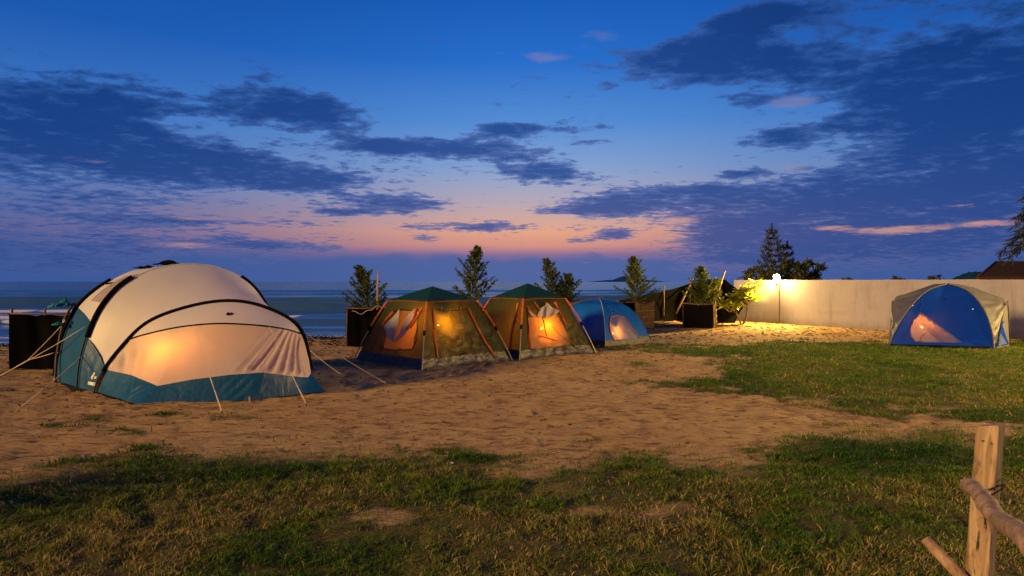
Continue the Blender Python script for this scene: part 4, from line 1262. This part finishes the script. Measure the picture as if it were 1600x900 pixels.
# row of planters along the seaward edge
planter((-9.05, 12.95), 1.35, 1.1, 1.06, .12, 'black net screen at the far left beside the large tent', seed=2)
planter((-3.75, 17.25), 1.15, 1.1, 1.04, .05, 'black net screen between the large tent and the first green tent', seed=3)
planter((-1.05, 18.9), 1.1, 1.1, 1.02, .1, 'dark net screen glimpsed between the two green tents', seed=4)
planter((1.55, 20.9), 1.1, 1.1, .98, .1, 'dark net screen behind the second green tent', seed=5)
planter((4.25, 23.3), 1.3, 1.3,   .95, -.72, 'net screen with one woven side coloured brown as if lit, right of the small blue tent', slats=(1,), seed=6)
planter((6.95, 23.7), 1.05, 1.1, .93, -.38, 'net screen beside the leafy tree, light put into the colour of the side towards the wall lamp', slats=(1,), seed=7)
planter((-6.3, 3.45), .8, .6, 1.05, .9, 'net screen added outside the view at the left to shade the grass', seed=8)  # added out of view to cast the dark strip across the grass
casuarina((-3.72, 17.3, 0), P(561, 419, 17.3), 'ragged casuarina leaning left beside a bamboo stake', .62, 21, 44)
casuarina((-1.02, 18.9, 0), P(747, 388, 18.9), 'tallest casuarina rising between the two green tents', .74, 22, 58)
casuarina((1.6, 20.9, 0), P(853, 408, 20.9), 'two-stemmed casuarina behind the second green tent', .66, 23, 46, second=P(888, 432, 20.7))
casuarina((4.35, 23.3, 0), P(990, 404, 23.3), 'casuarina with bare leader behind the small blue tent', .78, 24, 56)
casuarina((6.95, 23.7, 0), P(1096, 419, 23.7), 'yellow-lit casuarina beside the big-leaved tree', .72, 25, 56, second=P(1121, 440, 23.7))
st = mesh('bamboo_stake', *tube([P(590, 480, 17.0) - Vector((0, 0, 1.0)), P(590, 450, 17.0), P(591, 423, 17.0)], [.03, .026, .022], 8), M['bamboo']); tag(st, 'pale upright bamboo stake beside the leaning casuarina', 'stake')

# ------------------------------------------------------------------ black shade-net windbreak on leaning poles
NF = thing('net_windbreak', 'long sagging black net windbreak on leaning poles before the wall end', 'windbreak', (7, 27, 0))
topc = spline([P(930, 474, 22.5), P(965, 470, 23.8), P(1000, 462, 25), P(1036, 455, 26), P(1060, 449, 26.4), P(1079, 443, 26.6), P(1100, 441, 26.6), P(1128, 435, 26.4), P(1140, 443, 26.2), P(1155, 453, 26), P(1168, 460, 25.9), P(1177, 464, 25.8)], 70)
bot = resample([P(930, 515, 22.6), P(1000, 508, 25), P(1060, 504, 26.3), P(1110, 503, 26.4), P(1136, 503, 26.2), P(1148, 500, 26.2)], 70); bot[:, 2] = 0.0
t = np.linspace(0, 1, 22)[None, :, None]
G = topc[:, None] * (1 - t) + bot[:, None] * t
U = np.linspace(0, 1, 70)[:, None]; T = np.linspace(0, 1, 22)[None]
G[..., 1] += .22 * np.sin(PI * T) + (.25 * (fbm(U * 16, T * 3, 4, 300) - .5)) * np.sin(PI * np.clip(T + .05, 0, 1))
gmesh('net', G, M['net'], NF)
for pth in [[GP(1036, 505) - Vector((0, 0, .1)), P(1037, 446, 26)], [GP(1077, 504) - Vector((0, 0, .1)), P(1079, 436, 26.6)], [P(1118, 470, 26.2), P(1125, 445, 26.3), P(1132, 423, 26.4)], [P(1056, 490, 25.9), P(1077, 446, 26.5)],
            [P(1121, 455, 26.2) + Vector((-.35, 0, -1.3)), P(1128, 436, 26.4)], [P(965, 471, 23.7) - Vector((0, 0, .98)), P(965, 468, 23.7)]]:
    pth = [Vector(q) for q in pth]; pth = [p + Vector((0, -.06, 0)) for p in pth]
    mesh('pole', *tube(pth, .034, 7), M['stick'], NF)

# ------------------------------------------------------------------ big-leaved tree lit by the wall lamp
FT = thing('frangipani_tree', 'small forked tree with large yellow-green leaves under the wall lamp', 'tree', tuple(GP(1158, 507)))
fb = GP(1158, 507)
d0 = fb.y
stems = [[(1158, 509), (1155, 498), (1150, 488), (1151, 478), (1146, 470)], [(1158, 509), (1164, 502), (1167, 490), (1167, 476), (1168, 464), (1166, 452)], [(1151, 484), (1140, 477), (1128, 474)], [(1167, 478), (1174, 470), (1180, 466)],
         [(1167, 466), (1158, 460), (1156, 458)], [(1150, 488), (1140, 486), (1130, 480)], [(1166, 456), (1176, 450), (1182, 447)], [(1146, 472), (1143, 466)], [(1168, 482), (1160, 474), (1154, 470)]]
tips = []
tb = MB()
for k_, s in enumerate(stems):
    rgd = random.Random(k_); dd = [d0 + (.25 * (i_ / (len(s) - 1)) * rgd.uniform(-1, 1)) * (1 if k_ > 1 else .3) for i_ in range(len(s))]
    pts_ = [P(a, b, q) for (a, b), q in zip(s, dd)]
    r0 = .038 if k_ < 2 else .02
    tb.tube(spline(pts_, 12), np.linspace(r0, .018, 12), 7); tips.append(pts_[-1])
    if k_ in (0, 1): tips.append(pts_[-2])
tb.build('trunk', M['trunk'], FT)


def leaf_mesh(L_=.30, Wd=.105):
    V, Fc = [], []
    for i, (q, w) in enumerate([(0, .12), (.2, .6), (.5, 1.0), (.8, .75), (1.0, .06)]):
        z = -.16 * q * q * L_
        V += [(q * L_, -w * Wd / 2, z + .018 * w), (q * L_, 0, z), (q * L_, w * Wd / 2, z + .018 * w)]
    for i in range(4):
        for j in range(2): Fc.append((i * 3 + j, i * 3 + j + 1, (i + 1) * 3 + j + 1, (i + 1) * 3 + j))
    me = bpy.data.meshes.new('leaf'); me.from_pydata(V, [], Fc); me.polygons.foreach_set('use_smooth', [True] * len(Fc)); me.materials.append(M['bigleaf'])
    a = me.attributes.new('tone', 'FLOAT', 'POINT'); a.data.foreach_set('value', np.full(len(V), RNG.uniform(0, 1), np.float32)); return me


LM = [leaf_mesh(l, w) for l, w in ((.40, .135), (.34, .12), (.27, .10))]
rg = random.Random(5)
for tp in tips:
    for i in range(22):
        lf = bpy.data.objects.new('leaf', LM[rg.randrange(3)]); C.objects.link(lf); lf.parent = FT
        lf.location = tp - FT.location + Vector((rg.uniform(-.06, .06), rg.uniform(-.06, .06), rg.uniform(-.05, .07)))
        lf.rotation_euler = (rg.uniform(-.4, .4), math.radians(rg.uniform(-60, 35)), i * 2.4 + rg.uniform(-.3, .3)); lf.rotation_mode = 'XYZ'

# ------------------------------------------------------------------ trees beyond the wall
def pine(base, H, label, spread, tiers, seed, curl=.5, low=.2, mat='pine', group=None, name='norfolk_pine', bw=.03, bl=.22):
    rg = np.random.default_rng(seed)
    o = thing(name, label, 'tree', tuple(base), group); base = np.array(base, float)
    tr = MB(); tr.tube([base + np.array([0, 0, H * s]) for s in np.linspace(0, 1, 8)], [max(.008, .02 * H * (1 - s) + .004) for s in np.linspace(0, 1, 8)], 8)
    B, Dv, Wd, Tn = [], [], [], []
    for ti in range(tiers):
        s = low + (.97 - low) * ti / (tiers - 1); ln0 = spread * (1 - s) ** .8 + .10
        nb = 7 if s < .8 else 5
        for j in range(nb):
            a_ = 2 * PI * j / nb + ti * .7 + rg.normal() * .12; ln = ln0 * rg.uniform(.75, 1.15)
            path = []
            for q in np.linspace(0, 1, 7):
                path.append(base + np.array([math.cos(a_) * ln * q, math.sin(a_) * ln * q, H * s + ln * (-.22 * math.sin(PI * q * .8) * curl + .30 * q ** 2.2 * curl)]))
            tr.tube(path, [.02 * (1 - q) + .004 for q in np.linspace(0, 1, 7)], 4, False)
            path = np.array(path)
            nl = int(40 * ln + 16)
            for _ in range(nl):
                q = rg.uniform(.12, 1) * 6; i_ = min(int(q), 5); c_ = path[i_] + (path[i_ + 1] - path[i_]) * (q - i_)
                dd = path[i_ + 1] - path[i_]; dd /= np.linalg.norm(dd)
                dv = dd * .8 + rg.normal(size=3) * np.array([.45, .45, .3]); dv = dv / np.linalg.norm(dv) * bl * rg.uniform(.6, 1.1)
                B.append(c_); Dv.append(dv); Wd.append(bw * rg.uniform(.7, 1.3)); Tn.append(rg.uniform(0, 1))
    for _ in range(70):      # bare leader
        q = rg.uniform(.93, 1.06); B.append(base + np.array([0, 0, H * q])); dv = np.array([rg.normal() * .5, rg.normal() * .5, 1]); Dv.append(dv / np.linalg.norm(dv) * .16 * (1.3 - (q - .9) * 5)); Wd.append(.025); Tn.append(.4)
    tr.build('trunk', M['trunk'], o); blade_mesh('crown', B, Dv, Wd, M[mat], o, Tn); return o


pine((P(1206, 440, 29.5).x, 29.5, 0), HC + .082 * 29.5, 'dark tiered pine rising behind the wall lamp', 1.15, 12, 61, 1.3, .3)
pine((P(1230, 440, 30.3).x, 30.3, 0), HC + .056 * 30.3, 'shorter dark pine just right of the tiered pine', .7, 8, 62, .9, .35)


def bush(cen, rx, rz, n, label, seed, mat='shrub', trunkh=None, ll=.26, lw_=.09, name='broadleaf_shrub', group=None, cat='shrub'):
    rg = np.random.default_rng(seed)
    o = thing(name, label, cat, (cen[0], cen[1], 0), group)
    B, Dv, Wd, Tn = [], [], [], []
    cl = rg.normal(size=(26, 3)); cl /= np.linalg.norm(cl, axis=1, keepdims=True); cl *= rg.uniform(.55, 1.0, (26, 1))
    tr = MB()
    for c_ in cl:
        p = np.array(cen) + c_ * np.array([rx, rx * .8, rz])
        tr.tube([np.array([cen[0], cen[1], max(0, cen[2] - rz * .9)]), (np.array([cen[0], cen[1], cen[2] - rz * .5]) + p) / 2, p], [.03, .02, .008], 5, False)
        for _ in range(n // 26):
            d = rg.normal(size=3); d += c_ * 1.1; d /= np.linalg.norm(d)
            B.append(p + rg.normal(size=3) * .09 * np.array([rx, rx, rz])); Dv.append(d * ll * rg.uniform(.6, 1.1) + np.array([0, 0, -.03])); Wd.append(lw_ * rg.uniform(.7, 1.2)); Tn.append(rg.uniform(0, 1))
    tr.tube([(cen[0], cen[1], -.1), (cen[0], cen[1], max(.1, cen[2] - rz * .5))], [.06, .04], 6)
    tr.build('trunk', M['trunk'], o); blade_mesh('crown', B, Dv, Wd, M[mat], o, Tn); return o


bush((P(1252, 440, 29).x, 29.0, 2.05), 1.05, .75, 1300, 'round dark broadleaf shrub showing above the wall right of the lamp', 71)
bush((P(1190, 440, 28.6).x, 28.6, 1.85), .75, .55, 700, 'low dark shrub showing above the wall left of the lamp', 72)
for px_, d_, r_, z_, lb_ in [(1460, 34, .45, 1.75, 'small dark treetop just above the wall behind the royal blue tent'), (1400, 33, .35, 1.65, 'faint dark treetop above the wall left of the royal blue tent'), (1322, 34, .3, 1.62, 'tiny dark treetop above the wall midway to the lamp')]:
    bush((P(px_, 440, d_).x, d_, z_), r_, r_ * .8, 200, lb_, int(px_), ll=.2, name='treetop', cat='tree')
pine((P(1662, 440, 24.0).x, 24.0, 0), 7.5, 'drooping dark conifer reaching in at the right edge', 2.7, 20, 66, -1.25, .40, 'pine', None, 'conifer', .035, .40)

# ------------------------------------------------------------------ tiled pavilion beyond the wall
H_ = thing('pavilion', 'dark hip-roofed pavilion behind the wall at the right edge', 'building', (27.5, 35, 0))
M['roof'] = plain('dark brown tile', (.022, .012, .009), .8, .3, 8, .5, .03)
M['fascia'] = plain('brown fascia board', (.06, .025, .016), .6, .2, 8)
M['plaster'] = plain('pale plaster', (.45, .43, .42), .8, .1, 6)
ex0, ex1, ey0, ey1, ez = 24.75, 34, 34.0, 39.0, 1.95
rx0, rx1, ry, rz_ = 27.6, 33, 36.5, 2.80
roofV = [(ex0, ey0, ez), (ex1, ey0, ez), (ex1, ey1, ez), (28.4, ey1, ez), (rx0, ry, rz_), (rx1, ry, rz_)]
rf = mesh('roof', roofV, [(0, 1, 5, 4), (1, 2, 5), (2, 3, 4, 5), (3, 0, 4), (0, 3, 2, 1)], M['roof'], H_, False)
cm = MB()
for i in range(9):       # tile courses
    s = i / 9
    a_ = Vector(roofV[0]).lerp(Vector(roofV[4]), s); b_ = Vector(roofV[1]).lerp(Vector(roofV[5]), s); up_ = Vector((0, -.02, .03))
    cm.tube([a_.lerp(b_, .02) + up_, b_ + up_], .02, 5)
    c_ = Vector(roofV[3]).lerp(Vector(roofV[4]), s); cm.tube([a_ + Vector((-.02, 0, .03)), c_ + Vector((-.02, 0, .03))], .02, 5)
tag(cm.build('tile_courses', M['roof'], H_), None, None, None, 'stuff')
mesh('ridge_cap', *tube([Vector(roofV[4]) + Vector((0, 0, .03)), Vector(roofV[5]) + Vector((0, 0, .03))], .06, 6), M['roof'], H_)
mesh('hip_cap', *tube([Vector(roofV[0]) + Vector((0, 0, .02)), Vector(roofV[4]) + Vector((0, 0, .03))], .05, 6), M['fascia'], H_)
mesh('fascia', *box(((ex0 + ex1) / 2, ey0 - .02, ez - .06), (ex1 - ex0, .05, .16)), M['fascia'], H_, False)
mesh('fascia', *box(((ex0 + 28.4) / 2 - .03, (ey0 + ey1) / 2, ez - .06), (.05, 6.1, .16), Matrix.Rotation(-math.atan2(28.4 - ex0, ey1 - ey0), 3, 'Z')), M['fascia'], H_, False)
for x in (25.4, 26.6, 27.8, 29.4): mesh('post', *box((x, ey0 + .5, .93), (.16, .16, 1.86)), M['fascia'], H_, False)
for x, w in ((26.05, .6), (27.25, .8), (28.6, 1.2)): mesh('window', *box((x, ey0 + 1.2, 1.3), (w, .06, .9)), M['plaster'], H_, False)
mesh('wall', *box((29.5, ey0 + 1.4, .9), (8, .2, 1.7)), M['roof'], H_, False)

# ------------------------------------------------------------------ odds and ends behind the tents
SH = thing('plank_shelter', 'low dark shelter of loose planks between the green tent and small blue tent', 'shelter', (2.0, 20, 0))
M['oldplank'] = plain('old grey plank', (.16, .105, .07), .85, .35, 15, .6, .01)
for i, (pa, pb) in enumerate([((872, 472, 19.2), (915, 473, 20.4)), ((880, 478, 19), (925, 467, 20.2)), ((874, 484, 18.9), (912, 478, 20)), ((876, 490, 18.8), (905, 486, 19.8)), ((905, 478, 20), (938, 464, 20.8))]):
    a_, b_ = P(*pa), P(*pb); mid = (a_ + b_) / 2; d = (b_ - a_); rotm = d.to_track_quat('X', 'Z').to_matrix()
    mesh('plank', *box(mid, (d.length, .22, .03), rotm), M['oldplank'], SH, False)
for q in [(880, 479, 19.2), (908, 476, 20), (926, 468, 20.4)]:
    p = P(*q); mesh('post', *tube([(p.x, p.y, -.05), p], .03, 6), M['stick'], SH)
mesh('cover', *crumple(P(892, 492, 19.8), .7, .4, .35, 8), M['net'], SH, False)

PL = thing('lashed_pole', 'leaning bamboo pole lashed with cords at the back corner of the large tent', 'pole', (-8.0, 10.9, 0))
mesh('pole', *tube([GP(86, 598) - Vector((0, 0, .1)), P(88, 560, 10.9), P(94, 525, 10.95), P(101, 498, 11.0), P(112, 478, 11.1)], .022, 7), M['stick'], PL)
for q in [(100, 500), (90, 548), (86, 590)]:
    mesh('lashing', *tube([P(q[0] + 1.5 * math.cos(a), q[1] + 2 * math.sin(a) + a * .25, 10.93 - .03 * math.sin(a)) for a in np.linspace(0, 12, 24)], .008, 5), M['rope'], PL)
guy(P(97, 508, 10.95), P(44, 562, 11.6), .006, .01, PL, False); guy(P(84, 551, 10.9), P(44, 562, 11.6), .006, .01, PL, False); guy(P(44, 562, 11.6), GP(0, 588), .007, 0, PL)
cl1 = mesh('cloth_bundle', *crumple(P(101, 482, 11.25), .17, .2, .16, 11, 14), M['tealcloth'] if 'tealcloth' in M else M.setdefault('tealcloth', cloth('faded turquoise rag', (.03, .24, .27), .1)), None)
tag(cl1, 'turquoise rag bundled on top of the pole behind the large tent', 'cloth')
cl2 = mesh('cloth_scrap', *crumple(P(91, 509, 10.9), .07, .07, .06, 12, 8), M['tealcloth'], None)
tag(cl2, 'small pale blue rag tied half way up the lashed pole', 'cloth')

# ------------------------------------------------------------------ broken wooden fence in the right foreground
FE = thing('wooden_fence', 'broken timber fence with square post and bark rail in the right foreground', 'fence', (1.7, 2.3, 0))


def timber(a_, b_, w, d_, rotz, n=14, seed=1):
    V, Fc = [], []
    for i in range(n + 1):
        s = i / n; c_ = a_.lerp(b_, s)
        for sx_, sy_ in [(-1, -1), (-.82, -1.06), (.82, -1.06), (1, -1), (1.04, -.8), (1.04, .8), (1, 1), (-1, 1)]:
            k_ = 1 + .035 * (float(vnoise(s * 9 + sx_, sy_ * 3.1, seed)) - .5) * 2
            x, y = sx_ * w / 2 * k_, sy_ * d_ / 2 * k_
            V.append((c_.x + x * math.cos(rotz) - y * math.sin(rotz), c_.y + x * math.sin(rotz) + y * math.cos(rotz), c_.z + (.008 * sx_ if i == n else 0)))
    for i in range(n):
        for j in range(8):
            q = (j + 1) % 8; Fc.append((i * 8 + j, i * 8 + q, (i + 1) * 8 + q, (i + 1) * 8 + j))
    Fc.append(tuple(n * 8 + j for j in range(8)))
    return V, Fc


ptop = P(1548, 664, 2.33); pbot = P(1530, 905, 2.30); dirp = (pbot - ptop).normalized()
mesh('post', *timber(ptop + dirp * ((ptop.z + .08) / -dirp.z), ptop, .070, .056, math.radians(-57)), M['wood'], FE, False)
r0, r1 = P(1511, 757, 2.14), P(1625, 868, 1.42)
rp = [r0.lerp(r1, s) + Vector((0, 0, .010 * math.sin(s * 9))) for s in np.linspace(-.0, 1.7, 34)]
rr_ = [.0255 + .0022 * math.sin(i * 1.1) + .0018 * math.sin(i * 2.7 + 1) for i in range(34)]; rr_[0] = .019
rr_ = [r + (.003 if i > 14 else .0) for i, r in enumerate(rr_)]
mesh('rail', *tube(rp, rr_, 12), M['branch'], FE)
q0, q1 = P(1446, 843, 2.42), P(1503, 902, 2.30)
mesh('strut', *tube([q0.lerp(q1, s) for s in np.linspace(0, 3.2, 10)], [.0195, .021] + [.022] * 8, 10), M['branch'], FE)
for zz_, s in ((.36, 0), (.30, 1)):
    pc = ptop.lerp(ptop + dirp * 1.0, .20 + .008 * s)
    lp = []
    for a_ in np.linspace(0, 2 * PI, 26):
        lp.append(pc + Vector((.052 * math.cos(a_), .045 * math.sin(a_) - .012, -.02 + .03 * math.cos(a_ + s))))
    mesh('binding_wire', *tube(lp, .0022, 5), M['darkmetal'], FE)
mesh('nail', *lathe([(.004, 0), (.006, .004)], P(1536, 690, 2.26), 8), M['darkmetal'], FE)

# ------------------------------------------------------------------ turf: individual blades, joined (uncountable)
def grass_field():
    B, Hh, Wd, Tn, Dr = [], [], [], [], []
    for y0, y1, dens, h, w in [(3.0, 4.6, 6000, .047, .0062), (4.6, 6.5, 4700, .047, .0072), (6.5, 9.5, 2400, .048, .0090), (9.5, 13, 1500, .052, .0120), (13, 21.5, 850, .055, .0170)]:
        area = .92 * (y1 * y1 - y0 * y0); n = int(area * dens)
        y = np.sqrt(RNG.uniform(y0 * y0, y1 * y1, n)); x = RNG.uniform(-.92, .92, n) * y
        m = gmask(x, y); cl_ = fbm(x * 7, y * 7, 2, 55)
        gap = sstep(.30, .56, fbm(x * 2.3 + 3, y * 3.0, 3, 88, .6)); pr = np.clip(m * 1.35 * (.25 + 1.15 * cl_) * (.42 + .72 * gap), 0, 1) ** 1.2
        kp = RNG.uniform(0, 1, n) < pr
        x, y, m, cl_ = x[kp], y[kp], m[kp], cl_[kp]; lu = lush_shade(x, y); nn_ = len(x)
        z = zground(x, y) + relief(x, y) + .02 * m - .008
        B.append(np.stack([x, y, z], 1)); Hh.append(h * RNG.uniform(.45, 1.25, nn_) * (.35 + 1.1 * cl_ + .3 * lu)); Wd.append(w * RNG.uniform(.7, 1.2, nn_))
        dry = fbm(x * .8, y * .8, 3, 66)
        tn = np.clip(.43 - .09 * (y0 > 6) + (1.2 - .6 * (y0 > 9)) * (dry - .5) + RNG.normal(0, .20, nn_) - .42 * lu, 0, .9)
        tn = np.where(RNG.uniform(0, 1, nn_) < (.13 - .08 * (y0 > 9)) * (1 - lu) * (.3 + 1.6 * sstep(.45, .65, dry)), .97, tn); Tn.append(tn)
        a_ = RNG.uniform(0, 2 * PI, nn_); ln = RNG.uniform(.3, 1.6, nn_); Dr.append(np.stack([np.cos(a_) * ln, np.sin(a_) * ln], 1))
    B = np.concatenate(B); Hh = np.concatenate(Hh); Wd = np.concatenate(Wd); Tn = np.concatenate(Tn); Dr = np.concatenate(Dr); n = len(B)
    fa = RNG.uniform(0, PI, n); sd = np.stack([np.cos(fa), np.sin(fa), 0 * fa], 1) * Wd[:, None] * .5
    up_ = np.array([0, 0, 1.0]); D3 = np.concatenate([Dr, np.zeros((n, 1))], 1)
    mid = B + up_ * (Hh * .62)[:, None] + D3 * (Hh * .35)[:, None]; tip = B + up_ * (Hh * .85)[:, None] + D3 * (Hh * 1.0)[:, None]
    V = np.stack([B - sd, B + sd, mid + sd * .8, mid - sd * .8, tip], 1).reshape(-1, 3); i = np.arange(n) * 5
    F3 = np.concatenate([np.stack([i, i + 1, i + 2], 1), np.stack([i, i + 2, i + 3], 1), np.stack([i + 3, i + 2, i + 4], 1)])
    me = bpy.data.meshes.new('grass'); fast_mesh(me, V, F3)
    m_, t = new_mat('turf blades'); at_ = t.n.new('ShaderNodeAttribute'); at_.attribute_name = 'tone'
    c = t.ramp(at_.outputs['Fac'], [(0, (.018, .075, .006)), (.3, (.062, .145, .007)), (.6, (.125, .19, .010)), (.85, (.22, .18, .045)), (.97, (.44, .30, .15))])
    d = pbsdf(t, c, .6, None, .15); tr = t.n.new('ShaderNodeBsdfTranslucent'); t.l.new(c, tr.inputs[0])
    mx = t.n.new('ShaderNodeMixShader'); mx.inputs[0].default_value = .25; t.l.new(d, mx.inputs[1]); t.l.new(tr.outputs[0], mx.inputs[2]); finish(t, mx.outputs[0])
    me.materials.append(m_); o = bpy.data.objects.new('grass', me); C.objects.link(o)
    tone_attr(o, np.repeat(Tn, 5)); tag(o, 'short patchy green and straw-coloured grass on the sand', 'grass', None, 'stuff'); return n


NG = grass_field()

# dry bits on the sand: leaf crumbs and twigs
n = 11000
y = np.sqrt(RNG.uniform(16, 27 ** 2, n)); x = RNG.uniform(-.85, .85, n) * y
kp = (y < edge_y(x) - .3) & ((x - 10.3) * .86 + (y - 27) * .51 < -.3); x, y = x[kp], y[kp]; n = len(x)
B = np.stack([x, y, zground(x, y) + relief(x, y) + .006], 1); a_ = RNG.uniform(0, 2 * PI, n); ln = RNG.uniform(.02, .075, n) * (.6 + y / 14)
lit = blade_mesh('leaf_litter', B, np.stack([np.cos(a_) * ln, np.sin(a_) * ln, RNG.uniform(0, .012, n)], 1), RNG.uniform(.008, .022, n) * (.5 + y / 12), leafmat('dry leaf crumbs', (.05, .03, .014), (.26, .15, .07), .05), None, RNG.uniform(0, 1, n))
tag(lit, 'dry leaf crumbs and twigs strewn over the sand', 'litter', None, 'stuff')
# dark shade brush standing in for shadow along the terrace edge
n = 5200
x = RNG.uniform(-17, 3.5, n); y = edge_y(x) - .6 + RNG.normal(0, .4, n)
B = np.stack([x, y, zground(x, y) + .0], 1); a_ = RNG.uniform(0, 2 * PI, n); pat = sstep(.35, .65, fbm(x * .5, y * .3, 3, 123)); ln = RNG.uniform(.05, .20, n) * (.25 + pat)
wr = blade_mesh('shade_brush', B, np.stack([np.cos(a_) * ln, np.sin(a_) * ln, ln * RNG.uniform(.1, .7, n)], 1), RNG.uniform(.012, .03, n), leafmat('dark shade brush', (.008, .007, .006), (.035, .026, .016), .05), None, RNG.uniform(0, 1, n))
tag(wr, 'dark brush standing in for shade along the terrace edge above the beach', 'brush', None, 'stuff')

# small litter
for nm, lb, cat, q, mt, sz in [('paper_scrap', 'crumpled white paper scrap by a dark grass tuft', 'litter', (706, 727), 'white', .016), ('bottle_cap', 'tiny blue plastic scrap in the foreground grass', 'litter', (428, 862), 'tealcloth', .018)]:
    g_ = GP(*q); g_.z = gz(g_.x, g_.y) + .012
    tag(mesh(nm, *crumple(g_, sz, sz, sz * .9, 21, 6), M[mt], None, False), lb, cat)
print('GRASS BLADES', NG, 'tris', sum(len(o.data.polygons) for o in S.objects if o.type == 'MESH'))
